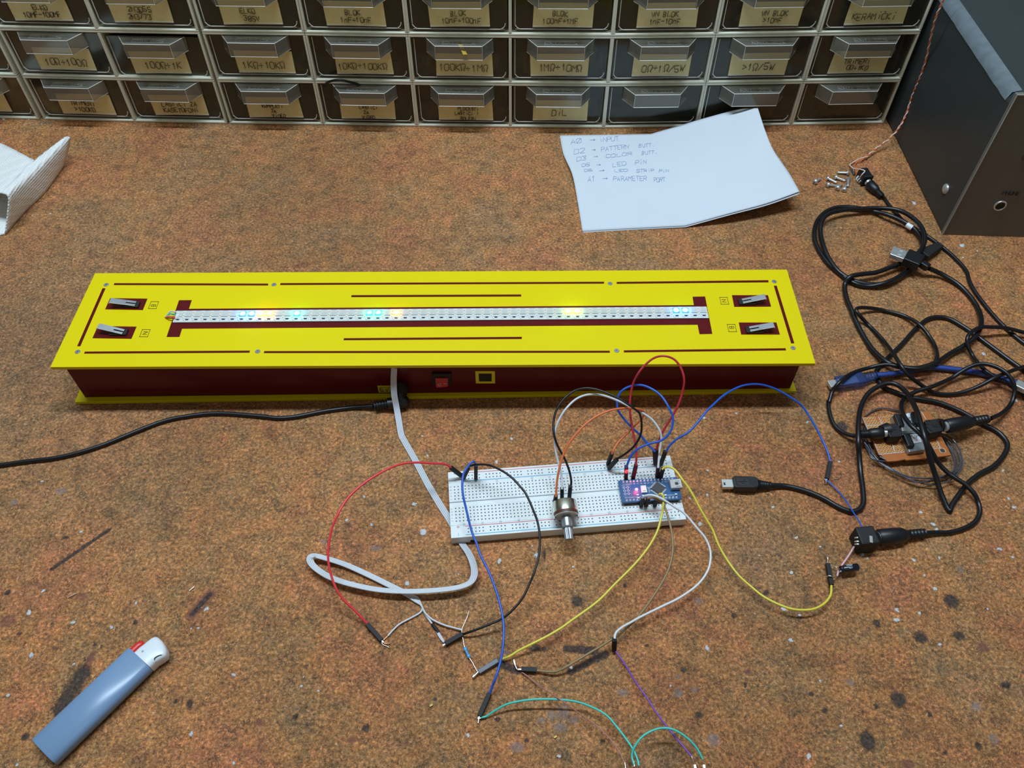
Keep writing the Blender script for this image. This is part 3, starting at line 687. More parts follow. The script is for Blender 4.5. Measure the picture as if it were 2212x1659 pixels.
# ------------------------------------------------------------------ lighter
def lighter():
    near = W(97, 1625, .006); far = W(305, 1424, .006); near.z = far.z = .0062
    d = (far-near).normalized(); s = Vector((0, 0, 1)).cross(d).normalized()   # s points to the left side
    wv, hv, L = .0225, .0118, (far-near).length
    root = thing('cigarette_lighter', 'blue-grey plastic lighter with white hood and red button', 'lighter', (near+far)/2-Vector((0, 0, .0062)))
    def ring(c, w, h, n=28, e=2.8):
        out = []
        for k in range(n):
            a = 2*math.pi*k/n; ca, sa = math.cos(a), math.sin(a)
            out.append(c+s*(w/2*math.copysign(abs(ca)**(2/e), ca))+Vector((0, 0, h/2*math.copysign(abs(sa)**(2/e), sa))))
        return out
    def loft(mb, rs):
        n = len(rs[0]); vs = [p for r in rs for p in r]
        mb.add(vs, [(i*n+j, i*n+(j+1) % n, (i+1)*n+(j+1) % n, (i+1)*n+j) for i in range(len(rs)-1) for j in range(n)], True)
        mb.add(rs[0], [tuple(range(n-1, -1, -1))]); mb.add(rs[-1], [tuple(range(n))])
    b = MB(); loft(b, [ring(near, wv-.0006, hv-.0006), ring(near+d*.0005, wv, hv), ring(near+d*(L-.0005), wv, hv), ring(near+d*L, wv-.0006, hv-.0006)])
    obj('body', b, 'ltblue', root)
    h = MB(); c = near+d*L-s*.0030
    loft(h, [ring(c, .0160, .0112, e=4), ring(c+d*.004, .0160, .0112, e=4), ring(c+d*.0075-s*.0008, .0166, .0110, e=4), ring(c+d*.0105-s*.0012, .0170, .0105, e=4), ring(c+d*.0128-s*.0002, .0145, .0098, e=3.5), ring(c+d*.0142+s*.0012, .0105, .0085, e=3), ring(c+d*.0149+s*.0020, .0062, .006, e=3)])
    obj('hood', h, 'whiteplastic', root)
    bt = MB(); c2 = near+d*L+s*.0070
    loft(bt, [ring(c2, .0052, .0085), ring(c2+d*.0045, .0052, .0085), ring(c2+d*.0065-s*.0004, .0046, .008), ring(c2+d*.0078-s*.0006, .0030, .006)])
    obj('button', bt, 'redplastic', root)
    hl = MB().rod(c+d*.0035+s*.0030+Vector((0, 0, .0048)), c+d*.0035+s*.0030+Vector((0, 0, .0056)), [(0, .0008), (1, .0008)], 10)
    obj('air_hole', hl, 'printgrey', root)
    sl = MB().tube(spline([c+d*.0040-s*.0076+Vector((0, 0, .0030)), c+d*.0052-s*.0064+Vector((0, 0, .0052)), c+d*.0085-s*.0074+Vector((0, 0, .0048)), c+d*.0100-s*.0090+Vector((0, 0, .0030))]), .00035, 6)
    obj('wheel_slot', sl, 'chip', root)
lighter()

# ------------------------------------------------------------------ yellow LED game box
def ledbox():
    ZT, ZP = .047, .0440
    TL, TR, BR, BL = W(205, 590, ZT), W(1700, 582, ZT), W(1762, 785, ZT), W(108, 793, ZT)
    root = thing('led_game_box', 'long yellow and maroon box with a lit LED strip on top', 'game box', ((TL+BR)/2).xy.to_3d())
    b = MB().prism([TL, TR, BR, BL], ZP, ZT); obj('top_panel', b, 'yellow', root, bevel=.0003)
    B0, B1 = W(165, 874), W(1718, 850); n = Vector((-(B1-B0).y, (B1-B0).x, 0)).normalized()
    obj('bottom_panel', MB().prism([B0, B1, B1+n*.100, B0+n*.100], .0002, .0032), 'yellow', root, bevel=.0003)
    F0, F1 = W(184, 858, .0032), W(1706, 839, .0032); F0.z = F1.z = 0
    n2 = Vector((-(F1-F0).y, (F1-F0).x, 0)).normalized()
    obj('body', MB().prism([F0, F1, F1+n2*.082, F0+n2*.082], .0032, ZP), 'maroon', root)
    def inlay(name, pts, m='maroon', z=ZT, th=.00025, par=root, off=(0, 0), sx=1):
        return obj(name, MB().prism([W(off[0]+u*sx, off[1]+v*sx, z) for u, v in pts], z-.0004, z+th), m, par)
    for q in (((221.6,623),(228,623),(173.6,748),(167,748)), ((247,612),(579.5,613),(579,616.8),(246,615.8)), ((606,612),(1304.8,609),(1304.8,612.8),(605,615.8)),
              ((1332,609.4),(1659.6,605.6),(1660,610),(1332,613.2)), ((1671.5,617.5),(1677.7,617.5),(1715.7,741.7),(1709,742)),
              ((183.6,759.8),(540,757.7),(539,762),(181.7,764)), ((571,758.8),(1317,758),(1317.5,762),(570,762.8)), ((1347.6,757.2),(1696.7,752.6),(1698,757),(1347.6,761.4)),
              ((759.5,638),(1126,636.5),(1125.7,640.6),(758.7,642)), ((743,731),(1127.6,728),(1127,732.4),(742.4,735))): inlay('inlay_stripe', q)
    inlay('track_inlay', ((386.8,649),(414.3,648.6),(408,667.5),(1498.7,659.5),(1496,641.4),(1523,640.8),(1538.6,721.4),(1511,722),(1506.9,701.6),(393.3,710.2),(387.6,728),(360,728)))
    sq = [((238,644.4),(318.6,645.5),(308.6,669.9),(227.4,668.3)), ((211.6,704.7),(295,706),(284,732),(200,730.7)),
          ((1581,638),(1658.8,638),(1665.5,662.5),(1586,663)), ((1595.8,697),(1677,697),(1684.5,722.8),(1601,722.8))]
    lv = [((293,656), (237.2,649)), ((266.4,717), (211.4,704)), ((1603.7,650.5), (1653.3,640.5)), ((1619.4,711), (1671.5,701.5))]
    for q, (hg, tp) in zip(sq, lv):
        pl = inlay('lever_plate', q)
        h0 = W(*hg, ZT+.0022); t0 = W(*tp, ZT+.0062)
        lev = MB(); d = (t0-h0); dn = d.normalized(); sd = dn.cross(Vector((0, 0, 1))).normalized()
        lev.bar(h0+d*.38, t0, .0052, .0005); lev.bar(h0+sd*.0016, h0+d*.40+sd*.0016, .0020, .0005); lev.bar(h0-sd*.0016, h0+d*.40-sd*.0016, .0020, .0005)
        lev.bar(t0-Vector((0, 0, .0006)), t0+dn*.0004-Vector((0, 0, .0012)), .0052, .0008)
        obj('lever', lev, 'alu', pl, bevel=.0001)
        sw = MB().bar(h0-Vector((0, 0, .0020)), h0+d*.55-Vector((0, 0, .0035+.0034)), .0058, .0022)
        sw = MB(); c = h0+d*.22; sw.box((c.x-.0065, c.y-.0030, ZT-.001), (c.x+.0065, c.y+.0030, ZT+.0018)); obj('switch_body', sw, 'blackmatte', pl)
    for u, v in ((229.5,615.3),(591.8,615),(556.7,759.3),(167.8,760),(1317.8,612.6),(1672.3,608.3),(1332,757.5),(1713,751.8)):
        c = W(u, v, ZT); s = MB().rod((c.x, c.y, ZT-.0005), (c.x, c.y, ZT+.0004), [(0, .0020), (.8, .0020), (1, .0017)], 16)
        s.m = 1; s.box((c.x-.0008, c.y-.00016, ZT+.0004), (c.x+.0008, c.y+.00016, ZT+.00044)); s.box((c.x-.00016, c.y-.0008, ZT+.0004), (c.x+.00016, c.y+.0008, ZT+.00044))
        obj('screw', s, ['alu', 'chip'], root)
    # boxed letters, written a quarter turn round
    for ch, u, v in (('B', 331.7, 659), ('N', 313, 719.5), ('N', 1564.4, 649.5), ('B', 1581, 708.4)):
        c = W(u, v, ZT+.0002); mk = MB(); sgn = 1 if u < 1000 else -1
        fn = lambda x, y: c+Vector(((-y+.0018)*sgn*-1*-1, x*sgn, 0))
        text(mk, ch, fn, .0034, .8, .00020, .1, n=3, asp=.8)
        w2, h2 = .0030, .0038
        for a in ((-1, 0), (1, 0)): mk.tube([c+Vector((a[0]*w2, -h2*1.05, 0)), c+Vector((a[0]*w2, h2*1.05, 0))], .00016, 3)
        for a in (-1, 1): mk.tube([c+Vector((-w2*1.1, a*h2, 0)), c+Vector((w2*1.1, a*h2, 0))], .00016, 3)
        obj('letter_mark', mk, 'devtext', root)
    # LED strip
    s0, s1 = W(378, 686.2, ZT), W(1528.2, 677, ZT); ax = (s1-s0).normalized(); up = Vector((-ax.y, ax.x, 0)); L = (s1-s0).length
    hw = .0062; zs = ZT+.0003
    SP = lambda x, y, z: s0+ax*x+up*y+Vector((0, 0, z-ZT))
    st = obj('led_strip', MB().slab([SP(0, -hw, zs), SP(L, -hw, zs), SP(L, hw, zs), SP(0, hw, zs)], (0, 0, 1), .0012), 'strip', root, bevel=.0003)
    NL = 59; pit = L/NL
    pads = MB(); caps = MB(); lines = MB(); zc = zs+.0012
    lit = {526: 'ledblue', 547: 'ledblue', 568: 'ledorange', 587: 'ledorange', 634: 'ledcyan', 649: 'ledcyan', 797: 'ledgreen', 816: 'ledgreen', 852: 'ledorange', 1233: 'ledlime', 1253: 'ledlime', 1462: 'ledblue', 1481: 'ledblue'}
    litidx = {}
    for u, k in lit.items():
        i = min(range(NL), key=lambda i: abs(i+.5-((W(u, 682, ZT)-s0).dot(ax))/pit)); litidx[i] = k
    def chipmesh(z1=.0007):
        q = MB(); q.box((-.0025, -.0025, 0), (.0025, .0025, z1)); q.m = 1; q.rod((0, 0, z1-.0002), (0, 0, z1+.0001), [(0, .0021), (1, .0021)], 16); return q
    proto = None; ang = math.atan2(ax.y, ax.x)
    for i in range(NL):
        x = (i+.5)*pit
        c = SP(x, .0017, zc)
        if proto is None:
            o = obj('led', chipmesh(), ['ledoff', 'ledeye'], st); OFFv = OFF[st.name]
            proto = o
            for v_ in (): pass
        else:
            o = proto.copy(); C.objects.link(o)
        if i in litidx:
            k = litidx[i]; o.data = o.data.copy(); o.data.materials[0] = M[k+'_rim']; o.data.materials[1] = M[k]
            o['label'] = 'lit coloured LED'
            ld = bpy.data.lights.new('led_glow', 'POINT'); ld.shadow_soft_size = .0012
            ld.color = {'ledblue': (.0, .24, 1), 'ledcyan': (.0, .9, .85), 'ledgreen': (.0, 1, .45), 'ledorange': (1, .36, .02), 'ledlime': (.5, 1, .03)}[k]
            ld.energy = .0036 if k != 'ledgreen' else .0016
            if k in ('ledorange', 'ledlime'): ld.energy = .0020
            lo = bpy.data.objects.new('led_glow', ld); C.objects.link(lo); lo.location = c+Vector((0, 0, .0030)); ld.cycles.max_bounces = 4
        o.parent = st
        # proto mesh was offset by parent's offset; undo through location
        o.location = c; o.rotation_euler = (0, 0, ang)
        for yy in (.0036, .0006): pads.rod(SP(x+pit/2, yy, zc), SP(x+pit/2, yy, zc+.0001), [(0, .0006), (1, .0006)], 8)
        pads.rod(SP(x+pit/2, -.0022, zc), SP(x+pit/2, -.0022, zc+.0001), [(0, .0005), (1, .0005)], 8)
        caps.box((0, 0, 0), (.0022, .0009, .0006), Matrix.Translation(SP(x-.0011, -.0042, zc)) @ Matrix.Rotation(ang, 4, 'Z'))
        lines.tube([SP(x-.0022, -.0030, zc+.0001), SP(x+.0022, -.0030, zc+.0001)], .00012, 3)
        lines.tube([SP(x-.0012, -.0055, zc+.0001), SP(x-.0028, -.0046, zc+.0001), SP(x-.0028, -.0034, zc+.0001)], .00012, 3)
        lines.tube([SP(x-.0020, .0055, zc+.0001), SP(x+.0020, .0055, zc+.0001)], .00010, 3)
    dd = proto.data
    dd.transform(Matrix.Translation(OFF[st.name]))
    for ch_ in st.children:
        if ch_.name.startswith('led') and ch_.data is not dd: ch_.data.transform(Matrix.Translation(OFF[st.name]))
    for ch_ in st.children:
        if ch_.name.startswith('led'): ch_.location = ch_.location-OFF[st.name]
    obj('copper_pads', pads, 'padgold', st); obj('capacitors', caps, 'chip', st); obj('printed_lines', lines, 'printgrey', st)
    for m_, (a, b_), zz in (('grey', (-.0004, .0032), .0028), ('teal', (0, .0010), .0024), ('yel', (-.0002, -.0006), .0018), ('red', (0, -.0026), .0026)):
        e = SP(.0022, b_, zc+.0004); s_ = W(357, 686, ZT+.0002)
        mid = (e+s_)/2+up*(b_*.5)+Vector((0, 0, zz))
        obj('lead_wire', MB().tube(spline([s_, mid, e], 6), .00055, 8), m_, st)
    tn = MB()
    for y in (.0032, .0010, -.0006, -.0026): tn.rod(SP(.0008, y, zc+.0004), SP(.0038, y, zc+.0003), [(0, .0005), (.4, .0009), (1, .0005)], 8)
    obj('solder_joint', tn, 'solder', st)
    # front wall fittings
    T = (F1-F0).normalized()
    def FY(u, v, out=.0):
        d = ray(u, v); o_ = Vector((0, 0, H)); k = (F0-o_).dot(n2)/d.dot(n2); return o_+d*k-n2*out
    def plate(pts, th=.0006): return MB().slab([FY(u, v) for u, v in pts][::-1], -n2, th)
    o = obj('port_frame', MB().slab([FY(u, v) for u, v in ((1026.7,801),(1069,801),(1069.6,827),(1028,827))], -n2, .0006), 'yellowtape', root)
    obj('port_opening', MB().slab([FY(u, v) for u, v in ((1034,805.8),(1062,805.8),(1062,822),(1035,822))], -n2, .0009), 'blackmatte', root)
    obj('switch_bezel', MB().slab([FY(u, v) for u, v in ((933,804),(975,804),(975,829),(933,829))], -n2, .002), 'blackmatte', root, bevel=.0006)
    rk = MB(); a, b_, c, d = FY(940, 811, .002), FY(968, 811, .002), FY(968, 824, .002), FY(943, 826, .002)
    rk.add([a, b_, c, d, a-n2*.001, b_-n2*.001, c-n2*.0035, d-n2*.0035], [(0,1,2,3),(7,6,5,4),(0,4,5,1),(1,5,6,2),(2,6,7,3),(3,7,4,0)])
    rk_o = obj('rocker_switch', rk, 'reddark', root, bevel=.0004)
    mk = MB(); cc = (d+c)/2; cen = lambda u, v: FY(u, v, .0052)
    mk.tube([cen(950+2.6*math.cos(a), 819.5+2.2*math.sin(a)) for a in [k*math.pi/5 for k in range(11)]], .00016, 4); mk.tube([cen(959, 817.5), cen(964, 817.3)], .00018, 4)
    obj('switch_marks', mk, 'silk', root)
    lb = obj('sticker', MB().slab([FY(u, v) for u, v in ((815.4,833),(850,833),(850,847),(818.3,847))], -n2, .0004), 'yellowtape', root)
    tx = MB(); c0 = FY(831, 844.3, .0006)
    text(tx, '5V', lambda x, y: c0+T*x+Vector((0, 0, y)), .0036, .55, .00022, .2, n=3)
    q = [FY(u, v, .0006) for u, v in ((820,835.5),(844,835.5),(844,845),(821,845),(820,835.5))]; tx.tube(q, .00018, 3, smooth=False)
    obj('sticker_writing', tx, 'devtext', root)
    return F0, F1, n2, FY
F0, F1, n2, FY = ledbox()

# ------------------------------------------------------------------ generic cable helpers
def cable(name, label, cat, pts, r, m='cable', group=None, sub=7, n=12, root=None, part='cable_jacket'):
    P3 = spline(pts, sub)
    if root is None: root = thing(name, label, cat, (P3[0].x, P3[0].y, 0), group)
    obj(part, MB().tube(P3, r, n), m, root); return root
def dcplug(root, p0, p1, r0, r1, ribs=(.62, .98), name='barrel_plug', m='black', ring=True, tip=0):
    L = (Vector(p1)-Vector(p0)).length
    prof = [(0, r0*.85), (.03, r0), (.35, r0), (.52, r0*.92), (ribs[0], r1*1.25)]
    k = 5
    for i in range(k):
        a = ribs[0]+(ribs[1]-ribs[0])*i/k; b = (ribs[1]-ribs[0])/k
        prof += [(a+b*.1, r1*1.2), (a+b*.5, r1*1.2), (a+b*.55, r1*.95), (a+b*.95, r1*.95)]
    prof += [(1, r1*1.1)]
    obj(name, MB().rod(p0, p1, prof, 22), m, root)
    if ring:
        d = (Vector(p0)-Vector(p1)).normalized(); obj('metal_ring', MB().rod(Vector(p0), Vector(p0)+d*.0022, [(0, r0*.72), (1, r0*.72)], 20), 'steel', root)
def dupont(root, p0, p1, m='blackmatte', w=.0026, pin=True, name='connector'):
    p0 = Vector(p0); p1 = Vector(p1); d = (p1-p0).normalized()
    obj(name, MB().bar(p0, p1, w, w, up=(0, 1, .01) if abs(d.z) > .8 else (0, 0, 1)), m, root, bevel=.0003)
    if pin: obj('pin', MB().bar(p1, p1+d*.0016, .0007, .0007, up=(0, 1, .01)), 'steel', root)

# ------------------------------------------------------------------ breadboard and what sits on it
BZ = .0085
def breadboard():
    a, b, c, d = [W(u, v, BZ) for u, v in ((971, 1021), (1447, 988), (1478, 1117), (976, 1161))]
    # fit a rectangle
    cen = (a+b+c+d)/4; ax = ((b-a)+(c-d)).normalized(); up = Vector((-ax.y, ax.x, 0)); Lx = .1635; Ly = .0535
    root = thing('breadboard', 'long white solderless breadboard with jumper wires plugged in', 'breadboard', (cen.x, cen.y, 0))
    P = lambda x, y, z=BZ: Vector((cen.x, cen.y, 0))+ax*x+up*y+Vector((0, 0, z))
    X = Matrix.Translation((cen.x, cen.y, 0)) @ Matrix.Rotation(math.atan2(ax.y, ax.x), 4, 'Z')
    body = MB(); hx, hy = Lx/2, Ly/2; g = .0016
    for y0, y1, z1 in ((-hy, -.0175, BZ), (-.0172, -g, BZ), (-g, g, BZ-.0010), (g, .0172, BZ), (.0175, hy, BZ)):
        body.box((-hx, y0, .0003), (hx, y1, z1), X)
    body.box((-hx+.0002, -.0176, .0003), (hx-.0002, -.0171, BZ-.0002), X); body.box((-hx+.0002, .0171, .0003), (hx-.0002, .0176, BZ-.0002), X)
    obj('body', body, 'abs', root, bevel=.0004)
    sl = MB(); sl.box((-hx+.013, -hy-.0002, .0006), (-hx+.0165, -hy+.001, .0036), X); sl.box((hx-.0165, -hy-.0002, .0004), (hx-.0105, -hy+.001, .0016), X)
    obj('locking_slot', sl, 'blackmatte', root)
    hl = MB(); s = .00044
    def hole(x, y): hl.add([P(x-s, y-s, BZ+.00005), P(x+s, y-s, BZ+.00005), P(x+s, y+s, BZ+.00005), P(x-s, y+s, BZ+.00005)], [(0, 1, 2, 3)])
    for i in range(62):
        x = -.0775+i*.00254
        for j in range(5): hole(x, .0038+j*.00254); hole(x, -.0038-j*.00254)
    for gq in range(10):
        for i in range(5):
            x = -.0695+gq*.0152+i*.00254
            for y in (.0200, .0226, -.0204, -.0230): hole(x, y)
    o = obj('contact_holes', hl, 'hole', root); o['kind'] = 'stuff'
    for y, m in ((.0250, 'redline'), (.0181, 'blueline'), (-.0184, 'redline'), (-.0250, 'blueline')):
        obj('rail_line', MB().bar(P(-.0715, y, BZ+.0001), P(.0735, y, BZ+.0001), .00042, .0002), m, root)
    pr = MB(); pb = MB()
    for x in (-.0765, .0775):
        for y in (.0250, -.0186): pr.tube([P(x-.0011, y, BZ+.0001), P(x+.0011, y, BZ+.0001)], .00016, 3); pr.tube([P(x, y-.0011, BZ+.0001), P(x, y+.0011, BZ+.0001)], .00016, 3)
        for y in (.0190, -.0246): pb.tube([P(x, y-.0011, BZ+.0001), P(x, y+.0011, BZ+.0001)], .00016, 3)
    obj('plus_marks', pr, 'redline', root); obj('minus_marks', pb, 'blueline', root)
    nm = MB()
    for i, s_ in enumerate(('60', '55', '50', '45', '40', '35', '30', '25', '20', '15', '10', '5')):
        x = -.0775+(i*5+2)*.00254
        for y in (.0160, -.0171): text(nm, s_, lambda a_, b_, x=x, y=y: P(x-b_+.0008, y+a_, BZ+.0001), .0014, .72, .00009, 0, n=3)
    for j, ch in enumerate('EDCBA'): text(nm, ch, lambda a_, b_, j=j: P(-.0802-b_+.0006, .0038+j*.00254+a_, BZ+.0001), .0014, .72, .00009, 0, n=3)
    for j, ch in enumerate('FGHIJ'): text(nm, ch, lambda a_, b_, j=j: P(-.0802-b_+.0006, -.0038-j*.00254+a_, BZ+.0001), .0014, .72, .00009, 0, n=3)
    obj('printed_numbers', nm, 'printgrey', root)
    return P, ax, up
BP, bax, bup = breadboard()

def nano():
    z = .0128
    q = [W(u, v, z) for u, v in ((1335.5, 1038.6), (1462.4, 1029.7), (1473, 1077.7), (1343.6, 1085))]
    cen = sum(q, Vector())/4; ax = ((q[1]-q[0])+(q[2]-q[3])).normalized(); up = Vector((-ax.y, ax.x, 0))
    Lx, Ly = ((q[1]-q[0]).length+(q[2]-q[3]).length)/2, ((q[0]-q[3]).length+(q[1]-q[2]).length)/2
    root = thing('microcontroller_board', 'small blue microcontroller board with lit red LED plugged into the breadboard', 'circuit board', (cen.x, cen.y, BZ))
    X = Matrix.Translation((cen.x, cen.y, 0)) @ Matrix.Rotation(math.atan2(ax.y, ax.x), 4, 'Z')
    P = lambda x, y, zz=z: Vector((cen.x, cen.y, 0))+ax*x+up*y+Vector((0, 0, zz))
    hx, hy = Lx/2, Ly/2
    obj('circuit_board', MB().box((-hx, -hy, z-.0016), (hx, hy, z), X), 'pcb', root)
    hd = MB()
    for y in (hy-.0014, -hy+.0014): hd.box((-hx+.002, y-.00125, BZ+.0001), (hx-.002, y+.00125, z-.0016), X)
    obj('pin_header', hd, 'blackmatte', root)
    pn = MB(); n = 15
    for i in range(n):
        x = -hx+.0035+i*(Lx-.007)/(n-1)
        for y in (hy-.0014, -hy+.0014): pn.rod(P(x, y), P(x, y, z+.0011), [(0, .0008), (.4, .00045), (1, .0003)], 8)
    obj('soldered_pins', pn, 'solder', root)
    cx = MB(); ct = P(hx*.28, hy*.02); Xc = Matrix.Translation(ct) @ Matrix.Rotation(math.atan2(ax.y, ax.x)+math.radians(45), 4, 'Z')
    cx.box((-.0036, -.0036, .0003), (.0036, .0036, .0013), Xc); ch = obj('processor_chip', cx, 'chip', root)
    lg = MB()
    for i in range(8):
        o_ = -.0028+i*.0008
        for k in range(4): lg.box((o_-.0002, .0036, .0), (o_+.0002, .0050, .0005), Xc @ Matrix.Rotation(k*math.pi/2, 4, 'Z'))
    obj('chip_legs', lg, 'tin', ch)
    us = MB(); us.box((hx-.0068, -.0030+.0008, z), (hx+.0014, .0044+.0008, z+.0038), X); u_ = obj('usb_socket', us, 'steel', root, bevel=.0004)
    g = MB(); g.box((hx-.0035, -.0006+.0008, z+.0037), (hx-.0012, .0016+.0008, z+.00386), X)
    for y in (.0031, .0012, -.0012): g.box((hx-.0030, y, z+.0037), (hx+.0002, y+.0003, z+.00388), X)
    obj('socket_slots', g, 'chip', u_)
    bt = MB(); bt.box((-.0064, -.0028, z), (-.0022, .0032, z+.0012), X); bo = obj('reset_button', bt, 'tin', root, bevel=.0002)
    bt = MB(); bt.box((-.0054, -.0014, z+.0012), (-.0032, .0018, z+.0017), X); obj('button_cap', bt, 'whiteplastic', bo)
    il = MB(); ic = P(-hx*.44, .0008)
    il.blob((ic.x, ic.y, z), .0010, 12, 5, .8, 0); obj('indicator_led', il, 'redhot', root, label='lit red LED')
    il = MB(); il.box((-hx*.44-.0006, -.0018, z), (-hx*.44+.0006, -.0010, z+.0005), X); obj('indicator_led', il, 'redglow', root)
    sm = MB()
    for i in range(4): sm.box((-hx*.44-.0007, -.0056+i*.0023-.0009, z), (-hx*.44+.0007, -.0056+i*.0023-.0001, z+.0004), X); sm.box((-hx*.27-.0007, -.0049+i*.0023, z), (-hx*.27+.0006, -.0042+i*.0023, z+.0004), X)
    for a in ((hx-.012, -.0062), (hx-.0045, -.0060)): sm.box((a[0], a[1], z), (a[0]+.0016, a[1]+.0011, z+.0009), X)
    obj('surface_parts', sm, 'tin', root)
    sk = MB()
    for i in range(3):
        for j in range(2):
            c = P(-hx+.0032+j*.0026, .0028-i*.0026, z+.0001)
            sk.tube([c+Vector((.0008*math.cos(t_), .0008*math.sin(t_), 0)) for t_ in [k*math.pi/5 for k in range(11)]], .00022, 4)
    sk.tube([P(-hx+.0015, .0045, z+.0001), P(-hx+.0076, .0045, z+.0001), P(-hx+.0076, -.0042, z+.0001), P(-hx+.0015, -.0042, z+.0001)], .00013, 3)
    names1 = ['ViN', 'GND', 'RST', '5V', 'A7', 'A6', 'A5', 'A4', 'A3', 'A2', 'A1', 'A0', 'REF', '3V3', 'D13']
    names2 = ['TX1', 'RX0', 'RST', 'GND', 'D2', 'D3', 'D4', 'D5', 'D6', 'D7', 'D8', 'D9', 'D10', 'D11', 'D12']
    for i in range(15):
        x = -hx+.0035+i*(Lx-.007)/14
        text(sk, names1[i], lambda a_, b_, x=x: P(x+a_, hy-.0040+b_, z+.0001), .0010, .8, .00008, 0, n=3)
        text(sk, names2[i], lambda a_, b_, x=x: P(x+a_, -hy+.0030+b_, z+.0001), .0010, .8, .00008, 0, n=3)
    text(sk, 'NANO', lambda a_, b_: P(.0002-b_, .0+a_, z+.0001), .0016, .8, .00012, 0, n=3)
    obj('silkscreen', sk, 'silk', root)
    ld = bpy.data.lights.new('indicator_glow', 'POINT'); ld.color = (1, .03, .12); ld.energy = .0045; ld.shadow_soft_size = .001
    lo = bpy.data.objects.new('indicator_glow', ld); C.objects.link(lo); lo.location = ic+Vector((0, 0, .004))
nano()

def potentiometer():
    p0 = W(1219, 1084, .0195); p1 = W(1229.5, 1166, .0150); D_ = (p1-p0); d = D_.normalized(); L = D_.length
    root = thing('potentiometer', 'metal rotary potentiometer with knurled shaft standing on the breadboard', 'potentiometer', (p0.x, p0.y, BZ))
    at = lambda s_: p0+d*s_
    obj('can', MB().rod(at(0), at(.0078), [(0, .0079), (.05, .0083), (1, .0083)], 40), 'zinc', root)
    obj('wafer', MB().rod(at(.0078), at(.0096), [(0, .0084), (1, .0084)], 40), 'wafer', root)
    sd = d.cross(Vector((0, 0, 1))).normalized(); uu = sd.cross(d)
    obj('mounting_plate', MB().rod(at(.0096), at(.0108), [(0, .0080), (.8, .0080), (1, .0070)], 24), 'steel', root)
    tb = MB()
    for s_ in (-1, 1):
        tb.bar(at(.004)+sd*.0082*s_+uu*.000, at(.0118)+sd*.0083*s_-uu*.001, .0009, .0034); tb.bar(at(.0108)+sd*.0078*s_-uu*.001, at(.0130)+sd*.0070*s_-uu*.002, .0026, .0012)
    obj('crimp_tab', tb, 'steel', root, bevel=.0003)
    prof = []
    for i in range(8): prof += [(i/8, .0033), (i/8+.06, .0036)]
    prof += [(1, .0033)]
    obj('threaded_bushing', MB().rod(at(.0108), at(.0182), prof, 24), 'alu', root)
    obj('thread_collar', MB().rod(at(.0182), at(.0190), [(0, .0040), (1, .0036)], 24), 'alu', root)
    # knurled, slotted shaft
    sh = MB(); n = 36
    for half in (-1, 1):
        for s0_, s1_ in ((.0190, .0212), (.0212, L)):
            rr = .0028 if s0_ < .02 else .0032
            ring0 = []; ring1 = []
            for k in range(n//2+1):
                a = math.pi*k/(n//2); r_ = rr*(1 if k % 2 else .93)
                v_ = sd*(math.cos(a)*r_)+uu*(math.sin(a)*r_*half)+uu*half*.00015
                ring0.append(at(s0_)+v_); ring1.append(at(s1_)+v_*(.9 if s1_ == L else 1))
            m_ = len(ring0)
            sh.add(ring0+ring1, [(k, k+1, k+1+m_, k+m_) for k in range(m_-1)]+[tuple(range(m_)), tuple(range(2*m_-1, m_-1, -1)), (0, m_, 2*m_-1, m_-1)])
    obj('knurled_shaft', sh, 'alu', root)
    pn = MB()
    for k, (u, v) in enumerate(((1200, 1096), (1216, 1096), (1231, 1094))):
        pn.bar(at(.0088)+sd*(k-1)*.005-uu*.008, at(.0088)+sd*(k-1)*.005-uu*.0125, .0012, .0005)
    obj('terminal', pn, 'tin', root)
potentiometer()

# ------------------------------------------------------------------ jumper wires  (u, v, height in mm)
def seqz(pts, zs):          # give heights by interpolation over the index
    out = []; n = len(pts)
    for i, p in enumerate(pts):
        t = i/(n-1)*(len(zs)-1); k = min(int(t), len(zs)-2); out.append((p[0], p[1], zs[k]+(zs[k+1]-zs[k])*(t-k)))
    return out
RJ = .00078
def jumper(label, m, pts, zs, c0=None, c1=None, r=RJ, extra=None, group='jumper wires', name='jumper_wire', m0='blackmatte', m1='blackmatte'):
    P = px(seqz(pts, zs)); root = cable(name, label, 'jumper wire', P, r, m, group, part='insulation', n=10)
    for c, mm in ((c0, m0), (c1, m1)):
        if c: dupont(root, W(c[0], c[1], c[2]/1000), W(c[3], c[4], c[5]/1000), mm, c[6] if len(c) > 6 else .0026)
    return root
jumper('crimson jumper wire in a tall loop in front of the yellow box', 'redv', [(1374,1006),(1374.7,969),(1367.8,934.7),(1362,900),(1361,866),(1366.6,831.6),(1379,806.4),(1395,787),(1413.6,773),(1434,769),(1455,775.5),(1469.7,792.7),(1477.7,818),(1475,843),(1465,875),(1450,902.6),(1432,932),(1422.7,953),(1418,972)],
       [24, 33, 42, 55, 70, 78, 82, 80, 72, 60, 48, 36, 25], (1374,1004,24,1367,1034,10), (1418,971,25,1418.5,1003,10))
jumper('blue jumper wire curled in a loop, one end by the lit red LED', 'blue', [(1353,1010),(1356,1001),(1364,983),(1379,969),(1402,958.7),(1425,953),(1441,941.5),(1451,925.5),(1453.6,902.6),(1445.6,882),(1429.6,856.8),(1409,840.8),(1386,832),(1363,834),(1342.6,845),(1333.4,863.7),(1335.7,886.6),(1349.5,907),(1370,927.8),(1386,942.7),(1400,960),(1415,976)],
       [25, 33, 40, 44, 50, 58, 62, 60, 54, 46, 38, 30, 25], (1353,1007,25,1352,1035,10), (1413,972,25,1415,1002,10))
